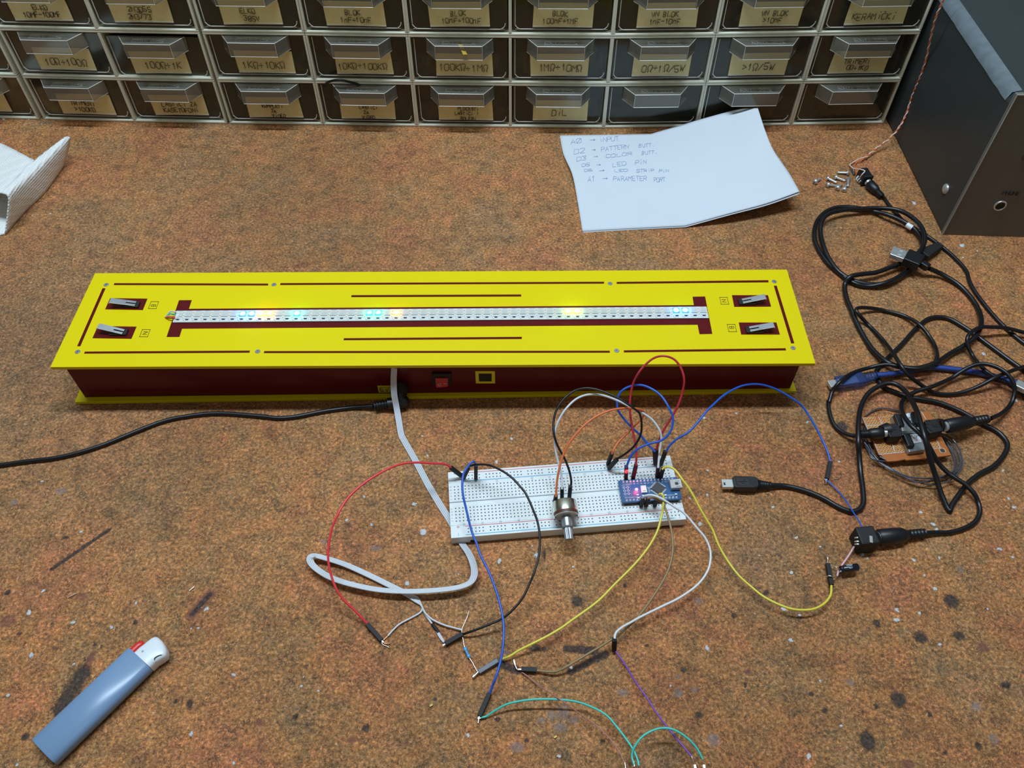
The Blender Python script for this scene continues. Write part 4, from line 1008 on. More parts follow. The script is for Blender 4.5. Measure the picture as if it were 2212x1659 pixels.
jumper('long blue jumper wire arching from the breadboard to a black sleeve on the bench', 'blue', [(1438.5,976),(1448,961),(1464,947),(1487,933.5),(1507.5,911.8),(1525.8,888.9),(1542,873),(1562,855),(1590,838.5),(1615,831),(1645,831),(1680,842.5),(1719,866),(1736.6,882),(1756,912.5),(1772.7,943),(1786.6,973.5),(1794,1000)],
       [25, 32, 38, 42, 42, 38, 30, 20, 12, 6, 3], (1437.6,974.7,26,1427,1004,10), (1793.5,998,3,1786,1034.5,2,.0029))
jumper('black jumper wire arching high from the potentiometer to the far rail', 'cable', [(1332,992),(1354,978),(1372,961),(1383.8,939),(1386,916),(1382.7,895.7),(1374.7,886.6),(1356,872.8),(1329,856.8),(1294.5,843),(1267,838.5),(1241.8,844),(1219,861),(1203,884),(1196,909.5),(1197,939),(1205,964),(1219,989.6),(1229,1015),(1233.8,1037.7),(1233,1052)],
       [24, 34, 44, 54, 60, 64, 64, 60, 54, 48, 40, 32, 25], (1333,992,24,1315,1012,10), (1232,1050,27,1229.5,1079,11))
jumper('pale grey jumper wire arching from the potentiometer to the board', 'grey', [(1214,1057),(1214,1044.6),(1212,1021.7),(1206,998.8),(1200.6,976),(1198,950.7),(1199.5,930),(1207.5,907),(1223.5,882),(1246.4,861),(1274,852),(1303.7,854.5),(1335.7,866),(1363,879.7),(1386,891),(1409,907),(1425,930),(1428.5,950.7),(1425,973.6),(1421.6,1011)],
       [27, 30, 35, 42, 50, 57, 60, 58, 54, 48, 42, 34, 26], (1214,1055,27,1214,1080,12), (1421.6,1009,26,1419,1031,10))
jumper('orange jumper wire arching from the potentiometer to the far rail', 'orange', [(1201,1073),(1203,1042),(1207.5,1014.8),(1216.6,982.7),(1232.7,953),(1255.6,925.5),(1283,902.6),(1315,887.7),(1345,882),(1372,882.4),(1386,886.5),(1391,892),(1387,903),(1374.7,916),(1354,937),(1335.7,955),(1325,973),(1322,981)],
       [26, 34, 42, 50, 56, 58, 56, 51, 44, 36, 31, 28, 25], (1201,1072,26,1198,1086,14), (1322,979,25,1313,1003,10))
jumper('yellow jumper wire sagging from the board to the capacitor', 'yel', [(1430.5,1014),(1437,1009),(1444.5,1008.5),(1454,1012),(1463,1020.7),(1474.7,1037),(1487,1053),(1499,1073),(1512,1098),(1526,1122),(1540,1146),(1552,1177),(1570.7,1209.6),(1595,1242.4),(1622,1267),(1650.7,1289.6),(1687.6,1308),(1720,1317),(1755,1316),(1780,1304),(1794,1285.5),(1796,1265)],
       [26, 29, 30, 28, 24, 18, 12, 8, 7, 8, 8, 6, 4], (1432,1012.5,26,1427,1031,10), (1796,1264,4,1787.6,1218,4,.0029))
jumper('white jumper wire curving from the board down to an upright sleeve', 'white', [(1388,1076),(1393,1071.5),(1405.5,1069.5),(1417.7,1072),(1430,1077.7),(1442,1085),(1458,1095.6),(1478.7,1109.4),(1505,1140),(1525,1165),(1535,1195),(1530,1230),(1508,1262),(1470,1290),(1430,1310),(1385,1332),(1360,1346),(1346,1353.6),(1332.6,1364.4),(1328.5,1372.5),(1328,1380)],
       [20, 26, 27, 25, 22, 17, 13, 10, 9, 10, 12, 14, 14], (1389,1077,20,1384.5,1093,9.5), (1327.5,1381,13,1326.5,1405,2,.0029))
jumper('brown jumper wire sagging from the board to a short black sleeve', 'tan', [(1400,1077),(1408,1075),(1417.7,1077.7),(1427.4,1083.4),(1434,1090.7),(1440.5,1108.6),(1449,1140),(1453,1170),(1452,1200),(1440,1240),(1410,1290),(1378,1333),(1359.7,1350.8),(1338,1370),(1305.5,1391.5),(1278,1407.8),(1251,1424),(1224,1440),(1202.4,1450),(1180.7,1450.7),(1160.4,1448.5)],
       [19, 24, 22, 20, 17, 14, 10, 8, 8, 8, 7, 4, 2.4], (1400,1077,19,1395,1092,9.5), (1159,1448,2.4,1126,1446,2.4,.0029))
jumper('yellow jumper wire sagging from the board to a slate sleeve', 'yel', [(1420,1077),(1424,1068.5),(1428,1067),(1432.3,1070.4),(1433.5,1077.7),(1432.3,1094),(1430,1109.4),(1420,1147),(1400,1183),(1370,1220),(1330,1260),(1290,1300),(1235,1340),(1213,1356),(1180.7,1375),(1148,1391.5),(1121,1405),(1102,1417),(1083,1424)],
       [20, 26, 26, 24, 20, 16, 13, 11, 10, 9, 8, 5, 3], (1419,1078,19,1413.6,1092,9.5), (1076,1427,2.6,1034,1452.6,2.2,.0029), m1='slate')
jumper('red jumper wire arching down left of the breadboard', 'red', [(974,1010),(960,1002.4),(933,1001),(900,999),(870.5,1001.6),(843.4,1010.5),(808,1029.5),(775.6,1052.5),(748.5,1079.7),(729.5,1112),(716,1144.8),(710,1177),(709,1210),(714.6,1239.7),(726,1271.4),(741,1294),(761.5,1314),(779,1332),(794.4,1349)],
       [22, 28, 34, 38, 40, 40, 38, 32, 26, 20, 14, 8, 3], (973,1009.5,22,997.4,1028,11), (793,1348.6,3,824.8,1384,2,.0029))
jumper('blue jumper wire draped over the breadboard down to a black sleeve', 'blue', [(1028,1009),(1027,1001),(1022.7,997.5),(1015.5,1002),(1007,1012.6),(1001,1024.6),(999,1040),(999,1058),(1001.6,1076.4),(1005.8,1094.5),(1010.6,1115),(1015.5,1135.5),(1021.5,1154.8),(1030,1175.3),(1037.5,1198),(1055,1233.4),(1070,1271.4),(1081.8,1312),(1088,1352.4),(1086.8,1393),(1081.8,1425.8),(1070,1466),(1064,1481),(1058,1499)],
       [24, 33, 33, 31, 28, 24, 20, 18, 16, 14, 12, 9, 3], (1028,1007,25,1028,1033.6,10), (1057,1498.6,3,1035.6,1547.5,2,.0029))
jumper('black jumper wire arching across the left of the breadboard to the ribbon', 'cable', [(1012,1010),(1015.5,1007),(1027.5,1004),(1044.4,1003.5),(1060,1006),(1075.7,1012.5),(1092.6,1022),(1108,1034),(1122.8,1050),(1133.6,1063),(1143,1081),(1152.6,1104),(1160.7,1125.8),(1165.6,1153),(1166,1180),(1162,1210),(1152.6,1239.7),(1143.8,1261),(1128.6,1291.6),(1108,1317),(1083,1337),(1045,1353.7),(1014.7,1365),(999,1370.5)],
       [24, 30, 34, 36, 36, 34, 30, 26, 22, 18, 13, 8, 3], (1012,1009.5,24,1001,1033,10), (999.5,1370,3,961.5,1391.6,2.4,.0029))

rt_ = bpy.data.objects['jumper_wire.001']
c = W(1353, 1018, .0205); obj('red_glow_oval', MB().rod(c+Vector((0, -.0006, .0022)), c-Vector((0, -.0006, .0022)), [(0, .0008), (.2, .0012), (.8, .0012), (1, .0008)], 12), 'redglow', rt_, label='glowing red oval added on the connector')  # red glow on the connector, put in as an emissive oval
# thin hook-up wires
def thin(label, m, pts, z, r=.0005, cat='wire', name='hookup_wire', tips=()):
    root = cable(name, label, cat, px(pts, z), r, m, None, part='insulation', n=8)
    for a in tips: obj('stripped_tip', MB().tube(px(a, z), .00045, 6), 'tin', root)
    return root
thin('thin blue wire running from a sleeve to the black power jack', 'blue', [(1781.6,1034.5),(1795,1045.6),(1814,1065),(1831,1087,5),(1844.8,1109,7),(1856,1126,8),(1865.6,1148,9)], 2, tips=([(1781.6,1034.5),(1785,1040),(1784,1044)],))
thin('thin pink wire from the power jack to the capacitor leads', 'pink', [(1845,1181,5),(1832,1202,4.5),(1818,1222,4),(1811,1234,3),(1808.5,1244.5)], 3, .0007, tips=([(1808.5,1244.5),(1806,1247.5),(1799,1246,6),(1791,1243.5,7),(1785,1245.5,4)],))
thin('teal wire arching from the blue wire sleeve to the hidden push button', 'teal', [(1038,1550),(1050.5,1547.5),(1066.8,1536.6,4),(1094,1521.7,7),(1129,1513.6,9),(1164.4,1510.3,10),(1205,1511,10),(1245.8,1516,9),(1281,1528.5,8),(1310.9,1546,8),(1332.6,1570.5,8),(1351.5,1595,9),(1367.8,1619.4,10),(1377.3,1641,10),(1380,1654,10)], 2, .00065, tips=([(1042,1549),(1034,1553),(1033,1562)],))
thin('short teal wire looping between the two push buttons', 'teal', [(1370,1652,10),(1365,1633,10),(1370.5,1614,12),(1386.8,1592,14),(1408.5,1578.7,15),(1430,1573,15),(1454.6,1576,15),(1481.7,1592,14),(1503.4,1614,12),(1518.3,1640,10)], 10, .00065, tips=([(1370,1646,10),(1370.5,1656,10)],))
thin('purple wire running from an upright sleeve to the black push button', 'purple', [(1330,1407,3),(1351.5,1437.6,4),(1373,1473,6),(1397.6,1508,7),(1419,1540.7,8),(1441,1570.5,8),(1465.4,1600,9),(1494,1634,10)], 3, .00055, tips=([(1494,1634,10),(1497,1642,10),(1499,1650,9)],))
thin('thin rose-brown wire running from a sleeve to the hidden push button', 'rose', [(1127,1452),(1140,1461),(1164.4,1481,3),(1207.8,1509.5,12),(1251,1540.7,8),(1292,1570.5,7),(1319,1597.6,8),(1338,1624.8,9),(1350,1650,10)], 2, .0004, tips=([(1350,1648,10),(1351.5,1660,10)],))
def leadlet(label, pts, z=2, r=.00045, name='bare_lead'):
    o = obj(name, MB().tube(spline(px(pts, z), 5), r, 6), 'tin'); c = W(pts[0][0], pts[0][1]); recenter(o, c); solo(o, label, 'wire lead')
leadlet('bent tinned lead by the brown wire sleeve', [(1125,1446),(1118,1446),(1114,1440),(1112,1430),(1109.5,1424),(1111,1433),(1116,1444)])
leadlet('tinned lead sticking up from the sleeve beside the capacitor', [(1788,1217,3),(1788,1206,3),(1787,1197,4)])
leadlet('flat tinned tip at the end of the slate sleeve', [(1033,1452),(1028,1457),(1021,1464),(1024,1459)], 2, .0009)
leadlet('thin loose wire clipping beside the dark scratch', [(146,1291),(156,1286),(165,1281)], 1, .0003, 'wire_clipping')
leadlet('thin loose wire clipping under the perforated board', [(1803,1034),(1811,1034),(1817,1028)], 1, .0003, 'wire_clipping')
leadlet('pale wire clipping near the large grey spots', [(1926,1281),(1929,1275),(1932,1268)], 1, .0004, 'wire_clipping')
leadlet('thin wire clipping beside the purple gouge', [(409,1276),(415,1271),(420,1267)], 1, .0003, 'wire_clipping')
leadlet('tiny copper strand near the red wire sleeve', [(818,1374),(826,1391),(836,1396),(840,1399)], 1, .0003, 'wire_clipping')

# resistor and capacitor
root = thing('resistor', 'small banded blue resistor with wire leads between ribbon and slate sleeve', 'resistor', W(1009, 1410))
a, b_ = W(1003.5, 1398.5, .0022), W(1014, 1421, .0022)
obj('resistor_body', MB().rod(a, b_, [(0, .0006), (.04, .0011), (.22, .0012), (.30, .00095), (.70, .00095), (.78, .0012), (.96, .0011), (1, .0006)], 16), 'bodyblue', root)
bd = MB()
for q in (.30, .42, .54, .66): bd.rod(a.lerp(b_, q), a.lerp(b_, q+.04), [(0, .00099), (1, .00099)], 14)
obj('colour_bands', bd, 'slate', root)
obj('lead', MB().tube(spline([a]+px([(1001,1385),(997.5,1362.5),(1003,1347),(1009,1333),(1013,1320)], 2.5)), .0003, 6), 'tin', root)
obj('lead', MB().tube(spline([b_]+px([(1021,1432),(1028,1445),(1033,1452)], 2.2)), .0003, 6), 'tin', root)
root = thing('capacitor', 'small black electrolytic capacitor lying beside the pink wire', 'capacitor', W(1834, 1228))
a, b_ = W(1815, 1230.5, .0062), W(1853, 1225, .0062)
obj('can', MB().rod(a, b_, [(0, .0020), (.02, .0026), (.10, .0026), (.14, .0022), (.18, .0026), (.97, .0026), (1, .0023)], 22), 'capblack', root)
tx = MB(); ax_ = (b_-a).normalized(); sd_ = Vector((-ax_.y, ax_.x, 0)); mid = (a+b_)/2+Vector((0, 0, .0027))
for s_, o_ in (('100µF', .0006), ('16V', -.0013)): text(tx, s_, lambda x, y, o_=o_: mid+ax_*x+sd_*(y+o_)-Vector((0, 0, .9*abs(y+o_)**2/.0052)), .0012, .8, .0001, 0, n=3)
obj('printed_value', tx, 'silk', root)
obj('lead', MB().tube(spline([a]+px([(1808,1226,4),(1796,1221,4),(1789,1218,4)], 3)), .00025, 6), 'tin', root)
obj('lead', MB().tube(spline([a+Vector((0, -.001, 0))]+px([(1812,1238,3),(1807,1246,3),(1798,1246,5)], 3)), .00025, 6), 'tin', root)

# push buttons at the lower edge
for u, v, lb in ((1511, 1672, 'black round push button at the lower picture edge, next to the purple wire'), (1364, 1692, 'black push button mostly below the picture edge at the teal wire ends')):
    c = W(u, v, .006); root = thing('push_button', lb, 'push button', (c.x, c.y, 0))
    dd = Vector((.1, -1, 0)).normalized(); c.z = .0068
    obj('button_body', MB().rod(c, c+dd*.016, [(0, .0052), (.04, .0058), (.6, .0060), (.62, .0072), (.72, .0072), (.73, .0060), (1, .0060)], 28), 'black', root)
    obj('button_cap', MB().rod(c+dd*.016, c+dd*.020, [(0, .0045), (.8, .0045), (1, .0036)], 24), 'blackmatte', root)
    for s_ in (-1, 1): obj('terminal', MB().bar(c+Vector((s_*.0026, .0042, .002)), c+Vector((s_*.0026, -.001, .002)), .0012, .0004), 'tin', root)

# ------------------------------------------------------------------ four-core ribbon cable
def ribbon():
    main = [(851.6,794.5,42),(851,803,38),(850.3,823.4,29),(851.6,852,18),(856.7,881,8),(861.7,910,4),(866.5,938,2),(873,952,1.3),(897.7,995.6,1.2),(924.7,1047,1.2),(952,1093,1.0),(969.5,1120,.8)]
    under = [(980,1138,.8),(990,1157,.8)]
    rest = [(999.4,1176,1.2),(1011.6,1193.6,2),(1020.5,1213,4),(1024.8,1232,6),(1023,1247,7),(1014,1259.5,7),(989,1269,7),(943.8,1275,7),(880.5,1277.7,6.5),(817,1274,6),(754,1261,6),(711,1246,6),(680.5,1226,6.5),(669.5,1210,7),(674,1200.5,7),(690.6,1202.5,5),(741,1217.7,3),(792,1240,2),(842.5,1264.8,1.2),(880.5,1284,1.2),(900.8,1296.7,1.2)]
    P = spline(px(main+under+rest), 7)
    root = thing('ribbon_cable', 'four-core white ribbon cable from the yellow box passing under the breadboard', 'ribbon cable', (P[0].x, P[0].y, 0))
    Nn = Vector((0, -.35, 1)).normalized(); Nn2 = Vector((0, .55, 1)).normalized(); r = .00062; rows = [[], [], [], []]; prev = None
    for i, p in enumerate(P):
        T = (P[min(i+1, len(P)-1)]-P[max(i-1, 0)]).normalized(); s = T.cross(Nn if p.y > .27 else Nn2).normalized()
        for k in range(4): rows[k].append(p+s*((k-1.5)*.00118))
    for k in range(4): obj('core', MB().tube(rows[k], r, 8), 'grey', root)
    e = [rw[-1] for rw in rows]
    def br(k, pts, z=1.4):
        return obj('split_core', MB().tube(spline([rows[k][-4], e[k]]+px(pts, z)), r, 8), 'grey', root)
    br(3, [(911,1309),(909,1322),(888,1334.7),(865,1347),(850,1360),(838,1373.5)]); br(2, [(912,1311),(916,1322),(925,1335),(933.7,1348),(947,1366),(960,1388)])
    br(0, [(916,1320),(925,1331),(937,1340),(959,1350),(980,1356),(997,1360.5)], 2.2); br(1, [(915,1318),(920,1329),(929,1342),(940,1358),(949,1375),(958,1387)], 1.2)
    obj('shrink_sleeve', MB().tube(px([(933.7,1347.5,1.5),(940,1356,1.5),(947.6,1366,1.5)]), .0011, 10), 'blackmatte', root)
    obj('bare_end', MB().tube(px([(838,1373.5,1.4),(833,1378,1.4),(827.5,1383.5,1.4)]), .0003, 6), 'copper', root)
    obj('bare_end', MB().tube(px([(960,1388,1.4),(964,1380,2),(965,1374,3)]), .0003, 6), 'copper', root)
    obj('bare_end', MB().tube(px([(825,1385,1.4),(832,1391,1.2),(843,1389,1.6)]), .0003, 6), 'copper', root)
ribbon()

# ------------------------------------------------------------------ power lead of the box
root = cable('power_cable', 'black power lead running left from the yellow box across the bench', 'cable',
    px([(-60,1014),(0,1005),(60,996.5),(130,987.5),(210,966),(290,934),(350,911),(400,900),(470,893),(560,899),(600,903),(640,900),(700,888.5),(760,880.5),(806,877.5,4)], 1.75), .0017)
pa, pb = W(808, 877.5, .0048), W(838, 872.5, .0058); k = [(0, .0020)]
for i in range(5): k += [(i/5+.02, .0036), (i/5+.12, .0036), (i/5+.13, .0027), (i/5+.19, .0027)]
obj('strain_relief', MB().rod(pa, pb, k+[(1, .0036)], 18), 'black', root)
el = W(872, 868, .0062); jk = FY(867, 839, .001)
obj('plug_body', MB().tube(spline([pb, W(856, 870.5, .006), el, Vector((jk.x, jk.y-.008, .0095)), Vector((jk.x, jk.y-.001, .0150))], 6), .0046, 18), 'black', root)
obj('plug_collar', MB().rod(Vector((jk.x, jk.y-.0075, .0125)), Vector((jk.x, jk.y-.0003, .0150)), [(0, .0052), (.4, .0064), (1, .0064)], 24), 'blackmatte', root)

# ------------------------------------------------------------------ black cables on the right
c3 = lambda pts: [(1720+p[0]*.27734, 420+p[1]*.27734)+tuple(p[2:]) for p in pts]
c4 = lambda pts: [(1720+p[0]*.27734, 760+p[1]*.27734)+tuple(p[2:]) for p in pts]
# thin lead from the upper plug to the right edge
root = cable('power_cable', 'thin black lead from the upper barrel plug running to the right edge', 'cable',
    px(c3([(683,25),(720,80),(790,160),(850,225),(940,275),(1020,325),(1110,390),(1220,480),(1320,590),(1350,680),(1400,770),(1500,900),(1600,1010),(1700,1100),(1790,1170),(1900,1240)]), 1.8), .0017, group='black leads on the bench')
dcplug(root, W(1877, 396, .0060), W(1905, 425, .0036), .0046, .0027)
root2 = thing('power_jack', 'small black barrel jack with bare leads beside the pile of screws', 'power jack', W(1867, 380))
obj('jack_body', MB().bar(W(1861, 371, .0070), W(1873, 390, .0064), .0090, .0100), 'black', root2, bevel=.0008)
obj('jack_flange', MB().bar(W(1871.5, 388.5, .0064), W(1873.5, 391.5, .0064), .0100, .0108), 'blackmatte', root2, bevel=.0004)
lt = MB()
for a in (((1857,378,6),(1851,384,4),(1850,388,2)), ((1856,386,5),(1852,391,2)), ((1859,390,5),(1856,394,2))): lt.tube(px(a), .0008, 6)
obj('solder_lug', lt, 'solder', root2)
# twisted pair
tw = [(2054,-46,172),(2037,0,152),(2022,36,136),(2014,65,121),(2007.6,94,106),(1999.5,130,88),(1986.4,169,68),(1970,208,48),(1957,247,31),(1941,276.7,19),(1921,299.5,11),(1895,319,6),(1875,336,3.5),(1867,341,3)]
Pm = spline(px(tw), 9); ra, rb = [], []; L_ = 0
for i, p in enumerate(Pm):
    T = (Pm[min(i+1, len(Pm)-1)]-Pm[max(i-1, 0)]).normalized(); u_ = T.cross(Vector((0, 1, .3))).normalized(); w_ = T.cross(u_)
    if i: L_ += (p-Pm[i-1]).length
    a = L_/.0105*2*math.pi; o_ = (u_*math.cos(a)+w_*math.sin(a))*.00062; ra.append(p+o_); rb.append(p-o_)
root = thing('twisted_wire_pair', 'orange and white twisted wire pair rising past the grey instrument', 'wire', W(1867, 341))
obj('orange_strand', MB().tube(ra+spline(px([(1860,347,3),(1851,350,2),(1846,359,2),(1848,368,2),(1850,380,3)]), 5), .00058, 7), 'orange', root)
obj('white_strand', MB().tube(rb+spline(px([(1854,344,3),(1837.5,354,2),(1836.5,358,2),(1844.4,364,6),(1859,366,13),(1868,369.5,14),(1863,376,13),(1857,384,8)]), 5), .00058, 7), 'whitepink', root)

# coil cable with two USB-style plugs
coil = c3([(1035,577,9),(1130,620,5),(1260,700,3),(1350,790,2.2),(1410,880,2.2),(1440,970,4),(1432,1040,6.3),(1390,1110,6.5),(1320,1170,5),(1200,1240,4),(1090,1310,7.8),(960,1352,8),(860,1352,7.8),(760,1330,7),(690,1295,6.3),(600,1215,3.5),(530,1115,2.2),(470,1000,2.5),(430,900,3.5),(392,810,3),(377,710,3),(415,645,8),(500,622,8),(620,608,7),(740,565,7),(860,515,8),(950,455,10),(992,390,11),(1000,320,12),(965,240,12),(890,170,11),(790,122,9),(650,107,7),(500,112,7),(350,125,8),(240,160,9),(195,225,8),(190,310,6),(215,410,6),(255,500,5),(320,590,4),(400,650,3),(500,688,3),(620,702,3),(740,680,3),(860,615,3),(945,520,3),(985,440,3),(975,350,4),(925,275,5),(850,222,6),(730,165,7),(600,130,4),(450,103,4),(320,102,4),(225,140,4),(160,215,3),(140,320,3),(165,410,2.5),(235,520,2.5),(330,610,2.5),(450,690,3),(560,715,2.5),(690,690,6),(800,640,6),(900,560,4),(985,478,4)])
root = cable('usb_cable', 'thick black USB cable coiled in a ring with silver plug on top', 'cable', px(coil, 2.2), .0021, group='black leads on the bench', n=14)
za = .0165
def plugbar(root, a, b, w, h, m, name, z, bev=.0006, w1=None):
    return obj(name, MB().bar(W(*a, z), W(*b, z), w, h, w1=w1), m, root, bevel=bev)
ms = plugbar(root, (1924.5,544), (1955,555), .0122, .0046, 'steel', 'metal_plug', .0135, .0004)
hs = MB(); A0, A1 = W(1924.5, 544, .0135), W(1955, 555, .0135); dd = (A1-A0).normalized(); ss = dd.cross(Vector((0, 0, 1)))
for s_ in (-.0028, .0028): hs.bar(A0+dd*.0062+ss*s_+Vector((0, 0, .0023)), A0+dd*.0090+ss*s_+Vector((0, 0, .0023)), .0024, .0002)
hs.bar(A0+dd*.001+Vector((0, 0, .00232)), A1+Vector((0, 0, .00232)), .0002, .0001)
obj('plug_windows', hs, 'printgrey', ms)
plugbar(root, (1955,555), (1989,568.5), .0158, .0082, 'black', 'plug_housing', .0135, .0007)
plugbar(root, (1989,568.5), (2006,579), .0062, .0060, 'black', 'strain_relief', .0115, .001)
plugbar(root, (1992,552.5), (2030,531.5), .0120, .0070, 'blackmatte', 'small_plug_housing', .0050, .001, w1=.0070)
tgp = px([(1959,485.5,6.6),(1964,489,6.4),(1970,492.5,6)])
obj('white_tag', MB().tube(tgp, .0027, 14), 'whiteplastic', root)

# thin lead: right edge -> loop -> left barrel plug
root = cable('power_cable', 'thin black lead looping from the right edge to the left plug on the perforated board', 'cable',
    px(c3([(1860,1320,6),(1774,1342,7),(1690,1370,10),(1560,1422,12),(1430,1490,7),(1300,1540,3),(1180,1558,2),(1060,1538,3),(950,1468,7),(870,1405,14),(810,1325,17),(760,1245,13),(700,1165,5),(640,1095,3),(560,1015,2),(492,940,8),(466,900,9.5),(500,882,8),(600,888,4),(700,908,2),(850,950,3),(960,1015,6),(1040,1110,4),(1088,1200,5),(1096,1270,11.7),(1060,1330,12.5),(960,1357,13.5),(830,1347,12.2),(700,1325,10.5),(560,1352,6),(430,1395,9),(340,1460,12),(280,1540,6),(256,1620,3)])+c4([(250,385,2),(258,470,2),(290,560,2),(350,620,3),(430,652,6),(490,652,9)]), 2), .0016, group='black leads on the bench')
dcplug(root, W(1908, 935.5, .0140), W(1858, 938, .0120), .0043, .0027)
# left plug's adapter block and its sibling
# USB lead with mini plug
root = cable('usb_cable', 'thick black USB cable with a mini plug lying right of the breadboard', 'cable',
    px([(1664,1048.7,3.5),(1693.8,1049.7),(1724.6,1056),(1755,1066),(1782,1078.5),(1806.6,1093),(1827,1102),(1843.5,1105),(1857.9,1099),(1865,1084.7),(1864,1058),(1859,1021),(1856,985,6),(1854,954,12.5),(1854.5,915,13.5),(1858.7,882,10),(1872.5,854,8),(1892,837.6,8),(1917,828,9),(1939,832,10),(1958.6,848.8,13),(1972.5,871,20),(1983.5,896,28),(1992,926.5,30),(2000,954,28),(2008.5,990,20),(2019.6,1023.6,12),(2030.7,1059.6,6),(2041.8,1087.4,3),(2049,1101,2),(2052.5,1102,2),(2057,1090,2),(2072,1068,2),(2091.8,1043,2),(2116.7,1023.6,2),(2147,1007,2),(2169.4,982,2),(2176,959.8,2),(2163.9,940.4,2),(2144.5,926.5,2),(2117,913,2.4),(2103,904,2.4),(2067,885,2.4),(2025,869,2.4),(1981,861,2.4),(1953,854.5,2),(1931,846,2),(1911.5,837.7,2.2),(1898,822,2),(1893,806,2),(1900,791.6,2),(1925,766.6,2),(1950,741.7,2),(1969.6,719.5,2),(1986,703,2),(2005.6,689,2),(2028,685,2),(2053,690,2),(2089,711,2),(2116.6,730.6,2),(2150,755.6,2),(2191.5,786,2),(2230,812,2),(2270,835,2)], 2), .0019, group='black leads on the bench', n=14)
mp = plugbar(root, (1559,1046), (1583,1046), .0068, .0032, 'steel', 'metal_plug', .0045, .0003)
obj('plug_window', MB().bar(W(1563, 1045, .0062), W(1567, 1045, .0062), .0022, .0002), 'chip', mp)
hb = MB(); A0, A1 = W(1582, 1046, .0045), W(1637, 1046.8, .0045); dd = (A1-A0).normalized(); ss = dd.cross(Vector((0, 0, 1)))
out = [(0, .0042), (.1, .0050), (.75, .0050), (.9, .0044), (1, .0030)]
hb.slab([A0+(A1-A0)*q+ss*w_-Vector((0, 0, .0038)) for q, w_ in out]+[A0+(A1-A0)*q-ss*w_-Vector((0, 0, .0038)) for q, w_ in out[::-1]], (0, 0, 1), .0076)
hbo = obj('plug_housing', hb, 'black', root, bevel=.0009)
rb_ = MB()
for i in range(5): rb_.bar(A0+dd*(.0122+i*.0011)+ss*.003+Vector((0, 0, .0039)), A0+dd*(.0122+i*.0011)-ss*.003+Vector((0, 0, .0039)), .0005, .0004)
q = [A0+dd*.002+ss*.0032, A0+dd*.0112+ss*.0032, A0+dd*.0112-ss*.0032, A0+dd*.002-ss*.0032, A0+dd*.002+ss*.0032]; rb_.tube([x+Vector((0, 0, .0038)) for x in q], .0002, 4, smooth=False)
rb_.tube([A0+dd*.003+Vector((0, 0, .0039)), A0+dd*.0100+Vector((0, 0, .0039))], .0002, 4); rb_.tube([A0+dd*.005+Vector((0, 0, .0039)), A0+dd*.0065+ss*.0014+Vector((0, 0, .0039)), A0+dd*.008+ss*.0014+Vector((0, 0, .0039))], .0002, 4)
rb_.tube([A0+dd*.006+Vector((0, 0, .0039)), A0+dd*.0072-ss*.0014+Vector((0, 0, .0039)), A0+dd*.009-ss*.0014+Vector((0, 0, .0039))], .0002, 4)
obj('usb_symbol_relief', rb_, 'blackmatte', hbo)
A1b = W(1665, 1048.6, .0038); k = []
for i in range(6): k += [(i/6, .0036-.0002*i), (i/6+.09, .0036-.0002*i), (i/6+.1, .0026), (i/6+.155, .0026)]
obj('strain_relief', MB().rod(A1, A1b, k+[(1, .0025)], 18), 'black', root)

# thin double lead: lower jack -> loops -> right barrel plug
root = cable('power_cable', 'thin black lead joining the lower barrel plug to the right plug on the perforated board', 'cable',
    px([(1996,1151.5,4),(2020,1150.5,2.5),(2053,1149.6,1.8),(2086,1140,1.8),(2107,1126,1.8),(2116.6,1106.6,2),(2113,1085,3),(2104,1066,6),(2086,1047,7.5),(2066.6,1034.5,8),(2047,1020.6,8.5),(2028,1001,11),(2014,977,17),(2000,952,22),(1986,936,23),(1967,918,23),(1953,899,20),(1946.5,880,13),(1950,866,8),(1961,856,6.5),(1980.7,845,6.8),(2014,835,8),(2053,818,5),(2077.7,802,9),(2100,790.5,12),(2125,786,14),(2152.6,793,15.5),(2175,807,15.5),(2188.6,826.5,13),(2191.4,848.7,8),(2183,873.7,4),(2163.7,893,7),(2140,904,11)], 2), .0017, group='black leads on the bench')
dcplug(root, W(2043, 921, .0150), W(2133, 905, .0120), .0054, .0030)
dcplug(root, W(1896, 1161.5, .0065), W(1997, 1151.5, .0040), .0058, .0028)
# thin lead: right edge loop
cable('power_cable', 'thin black lead curling in from the right edge beneath the blue cable', 'cable',
    px([(2290,735,4),(2250,725,5),(2212,718,6),(2175,709,8),(2143.7,706.6,10.5),(2120,707,11.8),(2101.4,715,12),(2090,729,11.5),(2091,746.5,8),(2101,768.5,4),(2114,785.7,6),(2128,799.8,8),(2148.4,814,7.6),(2175,828,6.6),(2198.5,845,4),(2230,864,2),(2280,895,2)], 2), .0016, group='black leads on the bench')

# power jack block low right
root = thing('power_jack', 'square black power jack joined to a barrel plug above the capacitor', 'power jack', W(1867, 1175))
jb = MB().bar(W(1847, 1168, .0075), W(1887, 1164, .0075), .0135, .0145); obj('jack_body', jb, 'blackmatte', root, bevel=.0012)
obj('jack_nose', MB().rod(W(1886, 1163.5, .0072), W(1894, 1162, .0070), [(0, .0056), (1, .0048)], 22), 'black', root)
obj('contact_strip', MB().bar(W(1881, 1158, .0151), W(1882, 1172, .0151), .0020, .0006), 'tin', root)
lg = MB()
for v in (1162, 1170, 1176): lg.bar(W(1848, v, .0090), W(1853, v-1, .0130), .0014, .0008)
obj('terminal', lg, 'solder', root)

